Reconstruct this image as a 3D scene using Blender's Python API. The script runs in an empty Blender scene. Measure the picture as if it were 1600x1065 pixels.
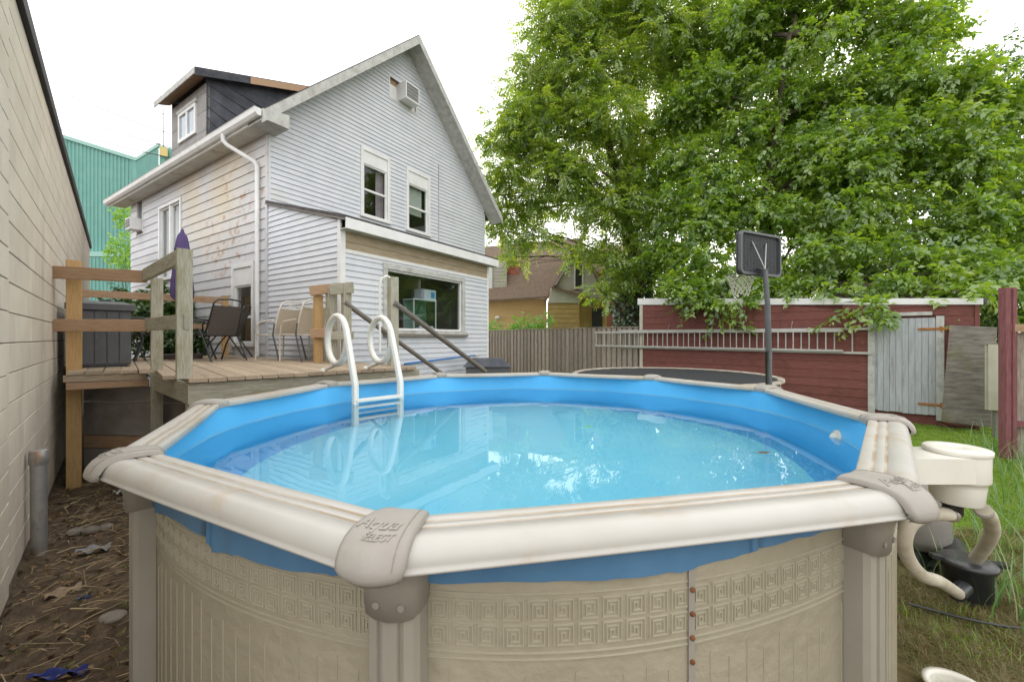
import bpy, math, random
import numpy as np
from mathutils import Vector, Matrix
random.seed(7); np.random.seed(7)
R = math.radians
S = bpy.context.scene
COL = S.collection

# ------------------------------------------------------------------ camera, sky, sun, exposure
EYE = 1.72
F_PX, HZ = 632.0, 528.0
cd = bpy.data.cameras.new('camera'); cam = bpy.data.objects.new('camera', cd); COL.objects.link(cam)
cam.location = (0, 0, EYE); cam.rotation_euler = (R(90), 0, 0)
cd.sensor_width = 36; cd.lens = F_PX * 36 / 1600; cd.shift_y = -(532.5 - HZ) / 1600
cd.clip_start = 0.05; cd.clip_end = 2000
S.camera = cam

SUN_AZ, SUN_EL = R(24), R(31)          # azimuth clockwise from +Y
wd = bpy.data.worlds.new('World'); S.world = wd; wd.use_nodes = True
nt = wd.node_tree; nt.nodes.clear()
out = nt.nodes.new('ShaderNodeOutputWorld'); bg = nt.nodes.new('ShaderNodeBackground')
sky = nt.nodes.new('ShaderNodeTexSky'); sky.sky_type = 'NISHITA'; sky.sun_disc = False
sky.sun_elevation = SUN_EL; sky.sun_rotation = SUN_AZ; sky.dust_density = 3.0; sky.air_density = 1.0
tc = nt.nodes.new('ShaderNodeTexCoord'); mp = nt.nodes.new('ShaderNodeMapping'); mp.inputs['Scale'].default_value = (1, 1, 2.5)
no = nt.nodes.new('ShaderNodeTexNoise'); no.inputs['Scale'].default_value = 1.6; no.inputs['Detail'].default_value = 5
rp = nt.nodes.new('ShaderNodeValToRGB')
rp.color_ramp.elements[0].position = .30; rp.color_ramp.elements[0].color = (4.6, 4.75, 5.1, 1)
rp.color_ramp.elements[1].position = .52; rp.color_ramp.elements[1].color = (10.9, 10.8, 10.6, 1)
mx = nt.nodes.new('ShaderNodeMix'); mx.data_type = 'RGBA'; mx.inputs[0].default_value = .9
nt.links.new(tc.outputs['Generated'], mp.inputs['Vector']); nt.links.new(mp.outputs[0], no.inputs['Vector'])
nt.links.new(no.outputs['Fac'], rp.inputs[0])
nt.links.new(sky.outputs[0], mx.inputs[6]); nt.links.new(rp.outputs[0], mx.inputs[7])
nt.links.new(mx.outputs[2], bg.inputs['Color']); bg.inputs['Strength'].default_value = .115
nt.links.new(bg.outputs[0], out.inputs['Surface'])

sl = bpy.data.lights.new('sun', 'SUN'); so = bpy.data.objects.new('sun', sl); COL.objects.link(so)
sl.energy = 1.5; sl.angle = R(10); sl.color = (1, .93, .80)
sd = Vector((math.sin(SUN_AZ) * math.cos(SUN_EL), math.cos(SUN_AZ) * math.cos(SUN_EL), math.sin(SUN_EL)))
so.rotation_euler = sd.to_track_quat('Z', 'Y').to_euler(); so.location = (10, 20, 25)
S.view_settings.view_transform = 'Standard'; S.view_settings.look = 'None'
S.view_settings.exposure = 1.02; S.view_settings.gamma = 1; S.view_settings.use_curve_mapping = False
S.render.engine = 'CYCLES'
S.cycles.max_bounces = 7; S.cycles.diffuse_bounces = 3; S.cycles.glossy_bounces = 3; S.cycles.transmission_bounces = 6; S.cycles.transparent_max_bounces = 8; S.cycles.use_denoising = True

# ------------------------------------------------------------------ helpers
def W(px, py, Y):
    return Vector(((px - 800) / F_PX * Y, Y, EYE - (py - HZ) / F_PX * Y))
def V(*a): return Vector(a)
OFF = {}
def tag(o, label=None, cat=None, group=None, kind=None):
    if label: o['label'] = label
    if cat: o['category'] = cat
    if group: o['group'] = group
    if kind: o['kind'] = kind
    return o
def thing(name, label, cat, loc=(0, 0, 0), rz=0, group=None):
    o = bpy.data.objects.new(name, None); COL.objects.link(o)
    o.location = loc; o.rotation_euler = (0, 0, rz); o.empty_display_size = .1
    OFF[o.name] = Vector(loc)
    return tag(o, label, cat, group)
def link(name, me, mat, parent, basis=None, local=False):
    o = bpy.data.objects.new(name, me); COL.objects.link(o)
    if mat is not None and len(me.materials) == 0: me.materials.append(mat)
    if parent is not None:
        o.parent = parent
        OFF[o.name] = OFF.get(parent.name, Vector((0, 0, 0)))
    return o
class MB:
    def __init__(s): s.v = []; s.f = []; s.sm = []
    def add(s, vs, fs, smooth=False):
        b = len(s.v); s.v += [Vector(p) for p in vs]
        s.f += [tuple(i + b for i in f) for f in fs]; s.sm += [smooth] * len(fs); return s
    def box(s, x0, x1, y0, y1, z0, z1):
        return s.hexa([(x0,y0,z0),(x1,y0,z0),(x1,y1,z0),(x0,y1,z0),(x0,y0,z1),(x1,y0,z1),(x1,y1,z1),(x0,y1,z1)])
    def hexa(s, p):
        return s.add(p, [(0,3,2,1),(4,5,6,7),(0,1,5,4),(1,2,6,5),(2,3,7,6),(3,0,4,7)])
    def bar(s, p0, p1, w, h, up=(0, 0, 1), ch=0):
        p0, p1 = Vector(p0), Vector(p1); d = (p1 - p0).normalized(); up = Vector(up)
        a = d.cross(up)
        if a.length < 1e-4: a = d.cross(Vector((1, 0, 0)))
        a.normalize(); b = a.cross(d).normalized()
        if ch <= 0: pr = [(-w/2,-h/2),(w/2,-h/2),(w/2,h/2),(-w/2,h/2)]
        else: pr = [(-w/2+ch,-h/2),(w/2-ch,-h/2),(w/2,-h/2+ch),(w/2,h/2-ch),(w/2-ch,h/2),(-w/2+ch,h/2),(-w/2,h/2-ch),(-w/2,-h/2+ch)]
        n = len(pr); vs = [p + a*x + b*y for p in (p0, p1) for x, y in pr]
        fs = [(i, (i+1) % n, n+(i+1) % n, n+i) for i in range(n)] + [tuple(range(n-1, -1, -1)), tuple(range(n, 2*n))]
        return s.add(vs, fs)
    def tube(s, pts, r, seg=8, closed=False, caps=True):
        pts = [Vector(p) for p in pts]; n = len(pts); rs = r if isinstance(r, (list, tuple)) else [r] * n
        vs = []; prev = None
        for i, p in enumerate(pts):
            if closed: d = pts[(i+1) % n] - pts[i-1]
            else: d = pts[min(i+1, n-1)] - pts[max(i-1, 0)]
            d.normalize()
            if prev is None:
                a = d.orthogonal().normalized()
            else:
                a = prev - d * prev.dot(d)
                a = a.normalized() if a.length > 1e-6 else d.orthogonal().normalized()
            prev = a; b = d.cross(a)
            vs += [p + (a*math.cos(t) + b*math.sin(t)) * rs[i] for t in [2*math.pi*k/seg for k in range(seg)]]
        fs = []
        for i in range(n if closed else n-1):
            j = (i+1) % n
            fs += [(i*seg+k, i*seg+(k+1) % seg, j*seg+(k+1) % seg, j*seg+k) for k in range(seg)]
        s.add(vs, fs, True)
        if caps and not closed:
            s.add(vs[:seg], [tuple(range(seg-1, -1, -1))]); s.add(vs[-seg:], [tuple(range(seg))])
        return s
    def lathe(s, c, prof, seg=24, sx=1, sy=1, smooth=True):
        c = Vector(c); n = len(prof)
        vs = [c + Vector((r*math.cos(t)*sx, r*math.sin(t)*sy, z)) for r, z in prof for t in [2*math.pi*k/seg for k in range(seg)]]
        fs = [(i*seg+k, i*seg+(k+1) % seg, (i+1)*seg+(k+1) % seg, (i+1)*seg+k) for i in range(n-1) for k in range(seg)]
        s.add(vs, fs, smooth)
        if prof[0][0] > 1e-4: s.add(vs[:seg], [tuple(range(seg-1, -1, -1))])
        if prof[-1][0] > 1e-4: s.add(vs[-seg:], [tuple(range(seg))])
        return s
    def grid(s, rows, smooth=True, closed=False):
        m = len(rows[0]); vs = [p for r in rows for p in r]; fs = []
        for i in range(len(rows)-1):
            for k in range(m if closed else m-1):
                k2 = (k+1) % m
                fs.append((i*m+k, i*m+k2, (i+1)*m+k2, (i+1)*m+k))
        return s.add(vs, fs, smooth)
    def mesh(s, name, off=None):
        me = bpy.data.meshes.new(name)
        vs = [v - off for v in s.v] if off is not None else s.v
        me.from_pydata([tuple(v) for v in vs], [], s.f)
        me.polygons.foreach_set('use_smooth', s.sm)
        me.update(); return me
    def build(s, name, mat, parent=None, local=False, **k):
        off = None if (local or parent is None) else OFF.get(parent.name)
        o = link(name, s.mesh(name, off), mat, parent)
        if k: tag(o, **k)
        return o
_planks = {}
def plank(name, mat, parent, p0, p1, w, t, up=(0, 0, 1), ch=.004):
    """timber with its local x along the length, w across, t along up; alike pieces share a mesh"""
    p0, p1 = Vector(p0), Vector(p1); L = (p1 - p0).length
    key = (round(L, 3), round(w, 3), round(t, 3), mat.name)
    if key not in _planks:
        m = MB().bar((-L/2, 0, 0), (L/2, 0, 0), w, t, (0, 0, 1), min(ch, t*.3)); me = m.mesh(name); me.materials.append(mat); _planks[key] = me
    o = bpy.data.objects.new(name, _planks[key]); COL.objects.link(o)
    x = (p1 - p0).normalized(); y = Vector(up).cross(x)
    if y.length < 1e-4: y = Vector((0, 1, 0)).cross(x)
    y.normalize(); z = x.cross(y)
    M = Matrix((x, y, z)).transposed().to_4x4(); off = OFF.get(parent.name, Vector((0, 0, 0))) if parent else Vector((0, 0, 0))
    M.translation = (p0 + p1) / 2 - off
    o.parent = parent; o.matrix_basis = M
    if parent: OFF[o.name] = off
    return o
def copy_tree(o, parent=None):
    c = o.copy(); COL.objects.link(c); c.parent = parent
    for ch in list(o.children): copy_tree(ch, c)
    return c

# ------------------------------------------------------------------ materials
MATS = {}
def mat(name, c1, c2=None, scale=6, rough=.7, bump=0, bscale=None, stretch=(1, 1, 1), rand=0, metal=0, spec=.35, space='world', lo=.35, hi=.65, stain=None, ndetail=6, bdist=.02):
    m = bpy.data.materials.new(name); m.use_nodes = True; n = m.node_tree; L = n.links.new
    b = n.nodes['Principled BSDF']; b.inputs['Roughness'].default_value = rough; b.inputs['Metallic'].default_value = metal
    b.inputs['Specular IOR Level'].default_value = spec
    if space == 'world':
        g = n.nodes.new('ShaderNodeNewGeometry'); src = g.outputs['Position']
    else:
        t = n.nodes.new('ShaderNodeTexCoord'); oi = n.nodes.new('ShaderNodeObjectInfo'); ad = n.nodes.new('ShaderNodeVectorMath'); ad.operation = 'ADD'
        mu = n.nodes.new('ShaderNodeMath'); mu.operation = 'MULTIPLY'; mu.inputs[1].default_value = 57.3
        L(oi.outputs['Random'], mu.inputs[0]); L(t.outputs['Object'], ad.inputs[0]); L(mu.outputs[0], ad.inputs[1]); src = ad.outputs[0]
    mpn = n.nodes.new('ShaderNodeMapping'); mpn.inputs['Scale'].default_value = stretch; L(src, mpn.inputs['Vector']); vec = mpn.outputs[0]
    col = None
    if c2 is not None:
        no = n.nodes.new('ShaderNodeTexNoise'); no.inputs['Scale'].default_value = scale; no.inputs['Detail'].default_value = ndetail; no.inputs['Roughness'].default_value = .6
        L(vec, no.inputs['Vector'])
        r = n.nodes.new('ShaderNodeValToRGB'); r.color_ramp.elements[0].position = lo; r.color_ramp.elements[1].position = hi
        r.color_ramp.elements[0].color = (*c1, 1); r.color_ramp.elements[1].color = (*c2, 1); L(no.outputs['Fac'], r.inputs[0]); col = r.outputs[0]
    if stain:
        for (sc, scale_, stretch_, p0, p1, amt, *mask) in stain:
            mp2 = n.nodes.new('ShaderNodeMapping'); mp2.inputs['Scale'].default_value = stretch_; mp2.inputs['Location'].default_value = (scale_*.37, scale_*.71, 1.3); L(src, mp2.inputs['Vector'])
            n2 = n.nodes.new('ShaderNodeTexNoise'); n2.inputs['Scale'].default_value = scale_; n2.inputs['Detail'].default_value = 8; n2.inputs['Roughness'].default_value = .65; L(mp2.outputs[0], n2.inputs['Vector'])
            mr = n.nodes.new('ShaderNodeMapRange'); mr.inputs[1].default_value = p0; mr.inputs[2].default_value = p1; mr.inputs[4].default_value = amt; L(n2.outputs['Fac'], mr.inputs[0])
            mm = n.nodes.new('ShaderNodeMix'); mm.data_type = 'RGBA'; fac_ = mr.outputs[0]
            if mask:
                dv = n.nodes.new('ShaderNodeVectorMath'); dv.operation = 'DISTANCE'; L(src, dv.inputs[0]); dv.inputs[1].default_value = mask[0][0]
                m2_ = n.nodes.new('ShaderNodeMapRange'); m2_.inputs[1].default_value = mask[0][1]; m2_.inputs[2].default_value = mask[0][2]; m2_.inputs[3].default_value = 1; m2_.inputs[4].default_value = 0; L(dv.outputs['Value'], m2_.inputs[0])
                ml_ = n.nodes.new('ShaderNodeMath'); ml_.operation = 'MULTIPLY'; L(fac_, ml_.inputs[0]); L(m2_.outputs[0], ml_.inputs[1]); fac_ = ml_.outputs[0]
            L(fac_, mm.inputs[0])
            if col is None: mm.inputs[6].default_value = (*c1, 1)
            else: L(col, mm.inputs[6])
            mm.inputs[7].default_value = (*sc, 1); col = mm.outputs[2]
    if rand:
        oi2 = n.nodes.new('ShaderNodeObjectInfo'); mr = n.nodes.new('ShaderNodeMapRange'); mr.inputs[3].default_value = 1 - rand; mr.inputs[4].default_value = 1 + rand
        L(oi2.outputs['Random'], mr.inputs[0]); hs = n.nodes.new('ShaderNodeHueSaturation')
        if col is None: hs.inputs['Color'].default_value = (*c1, 1)
        else: L(col, hs.inputs['Color'])
        L(mr.outputs[0], hs.inputs['Value']); col = hs.outputs[0]
    if col is None: b.inputs['Base Color'].default_value = (*c1, 1)
    else: L(col, b.inputs['Base Color'])
    if bump:
        nb = n.nodes.new('ShaderNodeTexNoise'); nb.inputs['Scale'].default_value = bscale or scale*3; nb.inputs['Detail'].default_value = 6; L(vec, nb.inputs['Vector'])
        bp = n.nodes.new('ShaderNodeBump'); bp.inputs['Strength'].default_value = bump; bp.inputs['Distance'].default_value = bdist; L(nb.outputs['Fac'], bp.inputs['Height']); L(bp.outputs[0], b.inputs['Normal'])
    MATS[name] = m; return m
def leafmat(name, cs, trans=.45, gloss=.12):
    m = bpy.data.materials.new(name); m.use_nodes = True; n = m.node_tree; n.nodes.clear(); L = n.links.new
    o = n.nodes.new('ShaderNodeOutputMaterial'); at = n.nodes.new('ShaderNodeAttribute'); at.attribute_name = 'tone'
    r = n.nodes.new('ShaderNodeValToRGB'); els = r.color_ramp.elements
    while len(els) < len(cs): els.new(.5)
    for i, c in enumerate(cs): els[i].position = i / (len(cs)-1); els[i].color = (*c, 1)
    L(at.outputs['Fac'], r.inputs[0])
    d = n.nodes.new('ShaderNodeBsdfDiffuse'); t = n.nodes.new('ShaderNodeBsdfTranslucent'); g = n.nodes.new('ShaderNodeBsdfGlossy'); g.inputs['Roughness'].default_value = .42
    g.inputs['Color'].default_value = (.8, .85, .8, 1)
    hs = n.nodes.new('ShaderNodeHueSaturation'); hs.inputs['Hue'].default_value = .485; hs.inputs['Saturation'].default_value = 1.06; hs.inputs['Value'].default_value = 2.0
    L(r.outputs[0], d.inputs[0]); L(r.outputs[0], hs.inputs['Color']); L(hs.outputs[0], t.inputs[0])
    m1 = n.nodes.new('ShaderNodeMixShader'); m1.inputs[0].default_value = trans; L(d.outputs[0], m1.inputs[1]); L(t.outputs[0], m1.inputs[2])
    m2 = n.nodes.new('ShaderNodeMixShader'); m2.inputs[0].default_value = gloss; L(m1.outputs[0], m2.inputs[1]); L(g.outputs[0], m2.inputs[2])
    L(m2.outputs[0], o.inputs['Surface']); MATS[name] = m; return m
def glassmat(name, tint=(.92, .96, .95), rough=.0, ior=1.5, bump=0, bscale=3, strength=.02):
    m = bpy.data.materials.new(name); m.use_nodes = True; n = m.node_tree; n.nodes.clear(); L = n.links.new
    o = n.nodes.new('ShaderNodeOutputMaterial'); t = n.nodes.new('ShaderNodeBsdfTransparent'); t.inputs[0].default_value = (*tint, 1)
    g = n.nodes.new('ShaderNodeBsdfGlossy'); g.inputs['Roughness'].default_value = rough
    ge0 = n.nodes.new('ShaderNodeNewGeometry'); dt = n.nodes.new('ShaderNodeVectorMath'); dt.operation = 'DOT_PRODUCT'; L(ge0.outputs['Normal'], dt.inputs[0]); L(ge0.outputs['Incoming'], dt.inputs[1])
    ab = n.nodes.new('ShaderNodeMath'); ab.operation = 'ABSOLUTE'; L(dt.outputs['Value'], ab.inputs[0]); om = n.nodes.new('ShaderNodeMath'); om.operation = 'SUBTRACT'; om.inputs[0].default_value = 1; L(ab.outputs[0], om.inputs[1])
    pw = n.nodes.new('ShaderNodeMath'); pw.operation = 'POWER'; pw.inputs[1].default_value = 5; L(om.outputs[0], pw.inputs[0]); fr = n.nodes.new('ShaderNodeMath'); fr.operation = 'MULTIPLY_ADD'; fr.inputs[1].default_value = .88; fr.inputs[2].default_value = .12; L(pw.outputs[0], fr.inputs[0])
    mi = n.nodes.new('ShaderNodeMixShader'); L(fr.outputs[0], mi.inputs[0]); L(t.outputs[0], mi.inputs[1]); L(g.outputs[0], mi.inputs[2])
    L(mi.outputs[0], o.inputs['Surface']); MATS[name] = m; return m

vinyl = mat('vinyl siding', (.58, .605, .65), (.645, .665, .70), 2.5, .5, stain=[((.50, .44, .28), .8, (1, 1, 1), .60, .76, .35), ((.52, .52, .5), 1.1, (6, 6, .5), .58, .8, .3)])
lapmat = mat('old aluminium siding', (.53, .54, .57), (.60, .60, .615), 1.6, .6, bump=.1, bscale=30, rand=.04, stain=[((.60, .49, .30), .7, (1, 1, .6), .30, .60, .8, ((-6.5, 9.2, 6.0), 1.2, 2.9)), ((.50, .40, .26), 3, (1, 1, 5), .56, .7, .5), ((.42, .21, .08), 4.2, (1, 1, 1.3), .545, .61, .65, ((-6.1, 8.6, 4.1), .8, 1.5)), ((.40, .20, .08), 5, (1, 1, 1), .57, .63, .6, ((-4.75, 7.8, 4.6), .2, 1.3))])
whitetrim = mat('white trim', (.70, .70, .69), (.78, .78, .77), 4, .5, stain=[((.45, .40, .32), 2.5, (1, 1, .6), .58, .8, .35)])
greytrim = mat('weathered painted wood', (.40, .40, .38), (.55, .55, .52), 7, .75, bump=.3, bscale=40, stain=[((.22, .16, .10), 3, (1, 1, 1), .56, .72, .5)])
soffitm = mat('soffit', (.48, .46, .40), (.56, .54, .49), 3, .6, stain=[((.30, .16, .06), 1.6, (1, 1, 1), .58, .68, .7)])
shingle = mat('asphalt shingle', (.055, .052, .055), (.11, .10, .10), 12, .95, bump=.6, bscale=60)
rollroof = mat('dark roll roofing', (.05, .055, .065), (.09, .095, .11), 4, .9, bump=.5, bscale=9, rand=.15)
dormgrey = mat('dormer cladding', (.26, .25, .25), (.33, .32, .31), 4, .85, bump=.2, rand=.06)
deckwood = mat('deck board', (.32, .24, .16), (.46, .37, .27), 9, .85, bump=.35, bscale=30, stretch=(1, 14, 14), rand=.13, space='obj', stain=[((.16, .15, .10), 2, (1, 5, 5), .55, .75, .5)])
newwood = mat('new lumber', (.43, .27, .11), (.53, .35, .16), 7, .75, bump=.2, bscale=30, stretch=(1, 12, 12), rand=.08, space='obj', stain=[((.25, .13, .05), 5, (1, 2, 2), .66, .72, .8)])
railwood = mat('rail lumber', (.33, .20, .115), (.45, .31, .20), 8, .8, bump=.25, bscale=30, stretch=(1, 14, 14), rand=.1, space='obj', stain=[((.19, .10, .05), 5, (1, 2, 2), .65, .72, .8)])
greywood = mat('grey green timber', (.31, .29, .22), (.46, .44, .355), 7, .9, bump=.5, bscale=22, stretch=(1, 12, 12), rand=.1, space='obj', stain=[((.20, .19, .07), 2.5, (1, 3, 3), .52, .7, .6)])
oldgrey = mat('old grey timber', (.17, .15, .13), (.30, .27, .24), 8, .9, bump=.5, bscale=25, stretch=(1, 16, 16), rand=.1, space='obj')
fencewood = mat('fence board', (.22, .185, .15), (.37, .325, .275), 6, .9, bump=.4, bscale=25, stretch=(1, 12, 12), rand=.2, space='obj', stain=[((.13, .11, .08), 2, (1, 3, 3), .55, .75, .6)])
blockm = mat('painted concrete block', (.66, .59, .485), (.73, .66, .56), 3, .92, bump=.35, bscale=90, rand=.05, stain=[((.34, .27, .19), .8, (1, 1, .25), .56, .75, .55), ((.60, .57, .52), 2, (1, 1, 1), .6, .8, .4)], bdist=.006)
mortar = mat('mortar', (.16, .13, .10), (.24, .20, .15), 9, .95)
flash = mat('dark flashing', (.035, .033, .035), None, rough=.6)
galv = mat('galvanised pipe', (.33, .33, .33), (.42, .41, .40), 8, .5, metal=.6, stain=[((.30, .16, .06), 5, (1, 1, .4), .55, .65, .7)])
teal = mat('teal cladding', (.15, .35, .305), (.185, .395, .35), 1.5, .6)
tealtrim = mat('teal trim', (.30, .52, .46), None, rough=.6)
yellowp = mat('yellow panel', (.62, .50, .20), None)
stucco = mat('tan stucco', (.58, .38, .19), (.64, .43, .22), 2.5, .9, bump=.2, bscale=40)
tanwood = mat('tan lap boards', (.40, .27, .11), (.48, .33, .15), 4, .85, rand=.1)
paleboard = mat('pale lap siding', (.46, .43, .38), (.52, .49, .44), 3, .7)
brownroof = mat('brown shingle', (.16, .115, .085), (.23, .165, .125), 9, .95, bump=.4, bscale=40, stain=[((.10, .12, .04), 1.3, (1, 1, 1), .55, .7, .5)])
chimbrick = mat('chimney brick', (.38, .11, .075), (.46, .18, .12), 5, .9, rand=.2)
redbrick = mat('red brick wall', (.16, .05, .035), (.22, .075, .05), 14, .9)
darkglass = glassmat('window glass', (.78, .83, .82))
tankglass = glassmat('tank glass', (.65, .82, .78))
roomdark = mat('room wall', (.42, .40, .38), (.48, .46, .44), 2, .8)
curtain = mat('mauve curtain', (.40, .30, .36), (.5, .4, .45), 4, .9)
blind = mat('blind', (.55, .57, .52), (.6, .62, .57), 3, .8)
railm = mat('pool resin rail', (.42, .40, .36), (.475, .455, .42), 2.2, .38, spec=.45, bump=.06, bscale=25, stain=[((.37, .27, .16), 3.2, (1, 1, 1), .52, .68, .6), ((.26, .21, .16), 30, (1, 1, 1), .68, .75, .5)])
groovem = mat('grimy rail groove', (.36, .29, .20), (.47, .42, .36), 5, .6, lo=.4, hi=.62)
capm = mat('pool cap resin', (.30, .275, .245), (.37, .345, .31), 3.5, .55, spec=.35, bump=.12, bscale=120, stain=[((.24, .20, .165), 3, (1, 1, 1), .55, .75, .5)], bdist=.004)
postm = mat('pool upright', (.27, .245, .20), (.32, .295, .245), 2, .45, spec=.35, bump=.05, bscale=60, stain=[((.16, .135, .10), 6, (3, 3, .3), .6, .75, .4)])
bracketm = mat('pool bracket', (.225, .20, .165), (.27, .24, .205), 4, .55, stain=[((.15, .13, .10), 4, (1, 1, .5), .56, .75, .4)])
wallm = mat('embossed pool wall', (.285, .252, .182), (.335, .298, .22), 1.4, .5, spec=.35, bump=.8, bscale=17, stain=[((.18, .15, .10), 1.2, (1, 1, .7), .55, .8, .35), ((.14, .11, .07), 2.5, (1, 1, .3), .62, .8, .5)], bdist=.012)
ridgem = mat('pool wall ridge', (.34, .307, .225), (.385, .35, .265), 2, .45, spec=.4)
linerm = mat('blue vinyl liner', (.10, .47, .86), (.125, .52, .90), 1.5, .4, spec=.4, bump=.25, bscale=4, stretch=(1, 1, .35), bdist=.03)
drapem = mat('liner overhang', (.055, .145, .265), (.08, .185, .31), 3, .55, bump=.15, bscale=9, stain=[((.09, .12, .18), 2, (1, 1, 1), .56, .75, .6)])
floorlitm = mat('water-lit floor liner', (.26, .80, .99), (.38, .88, 1.0), .9, .5, bump=.35, bscale=2.2, bdist=.05, stain=[((.10, .45, .62), 40, (1, 1, 1), .72, .76, .6)])  # same liner, with the water's brightening light put into a paler colour
def watermat():
    m = bpy.data.materials.new('pool water'); m.use_nodes = True; n = m.node_tree; n.nodes.clear(); L = n.links.new
    o = n.nodes.new('ShaderNodeOutputMaterial'); g = n.nodes.new('ShaderNodeBsdfGlass'); g.inputs['IOR'].default_value = 1.33; g.inputs['Roughness'].default_value = 0.0; g.inputs['Color'].default_value = (.93, .985, 1, 1)
    ge = n.nodes.new('ShaderNodeNewGeometry'); no = n.nodes.new('ShaderNodeTexNoise'); no.inputs['Scale'].default_value = 2.4; no.inputs['Detail'].default_value = 3; L(ge.outputs['Position'], no.inputs['Vector'])
    bp = n.nodes.new('ShaderNodeBump'); bp.inputs['Strength'].default_value = .06; bp.inputs['Distance'].default_value = .02; L(no.outputs['Fac'], bp.inputs['Height']); L(bp.outputs[0], g.inputs['Normal'])
    L(g.outputs[0], o.inputs['Surface']); MATS['pool water'] = m; return m
waterm = watermat()
whiteplastic = mat('cream plastic', (.66, .63, .55), (.73, .71, .64), 3, .4, spec=.45, stain=[((.42, .34, .24), 5, (1, 1, 1), .6, .75, .4)])
ladderplastic = mat('ladder plastic', (.72, .70, .64), (.78, .77, .73), 5, .4, spec=.45, stain=[((.5, .42, .33), 6, (1, 1, 1), .6, .75, .4)])
hosem = mat('grimy hose', (.42, .37, .28), (.55, .50, .40), 6, .55, stain=[((.22, .18, .11), 5, (1, 1, 1), .54, .7, .6)])
blackpl = mat('black plastic', (.016, .017, .019), (.03, .03, .032), 5, .35, spec=.5)
greypl = mat('charcoal plastic', (.085, .088, .095), (.105, .108, .115), 6, .55, bump=.15, bscale=60)
tankgrey = mat('filter tank', (.20, .185, .165), (.25, .235, .21), 5, .5)
shedred = mat('shed siding', (.155, .055, .046), (.215, .083, .07), 8, .85, bump=.35, bscale=50, stretch=(1, 1, 6), rand=.08, stain=[((.07, .03, .025), 2, (1, 1, 1), .55, .75, .5)])
doorgrey = mat('old door paint', (.36, .385, .41), (.48, .50, .51), 5, .8, bump=.3, bscale=30, stretch=(4, 4, .5), rand=.06, stain=[((.24, .20, .16), 5, (3, 3, .4), .58, .7, .6)])
boltm = mat('rusted bolt', (.13, .045, .018), (.22, .09, .035), 90, .9)
rusty = mat('rust', (.28, .10, .025), (.42, .20, .06), 20, .9, bump=.4)
plym = mat('weathered plywood', (.12, .105, .09), (.23, .21, .18), 4, .92, bump=.4, bscale=20, stretch=(1, 1, 5), stain=[((.12, .13, .035), 1.6, (1, 1, 1), .52, .68, .6)])
creamm = mat('cream board', (.45, .43, .33), (.54, .52, .42), 3, .7, stain=[((.2, .2, .08), 2.4, (1, 1, 1), .58, .72, .5)])
purplem = mat('purple stained wood', (.17, .06, .065), (.24, .10, .105), 6, .85, bump=.3, bscale=25, stretch=(1, 10, 10), rand=.1, space='obj')
alum = mat('aluminium', (.40, .395, .37), (.50, .49, .46), 6, .5, metal=.1)
poledark = mat('hoop steel', (.075, .08, .085), (.10, .105, .115), 5, .45, spec=.5)
boardpl = mat('hoop board', (.045, .047, .052), (.06, .062, .068), 6, .5)
netm = mat('net cord', (.55, .53, .46), (.65, .63, .56), 30, .9)
matblack = mat('trampoline mat', (.03, .032, .036), (.045, .047, .052), 8, .8)
padm = mat('trampoline edge', (.36, .31, .25), (.50, .45, .37), 9, .7)
purplecl = mat('purple canopy', (.095, .065, .17), (.125, .09, .215), 5, .85, bump=.2, bscale=20)
slingm = mat('brown sling', (.075, .062, .055), (.10, .085, .076), 60, .85)
beigesl = mat('beige sling', (.50, .42, .32), (.56, .48, .37), 60, .85)
creamfr = mat('cream chair frame', (.62, .58, .50), (.68, .64, .57), 5, .5)
bluepole = mat('blue pole', (.05, .20, .52), None, rough=.4)
bark = mat('bark', (.075, .058, .045), (.14, .115, .09), 9, .95, bump=.8, bscale=18, stretch=(1, 1, .3))
soil = None

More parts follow.
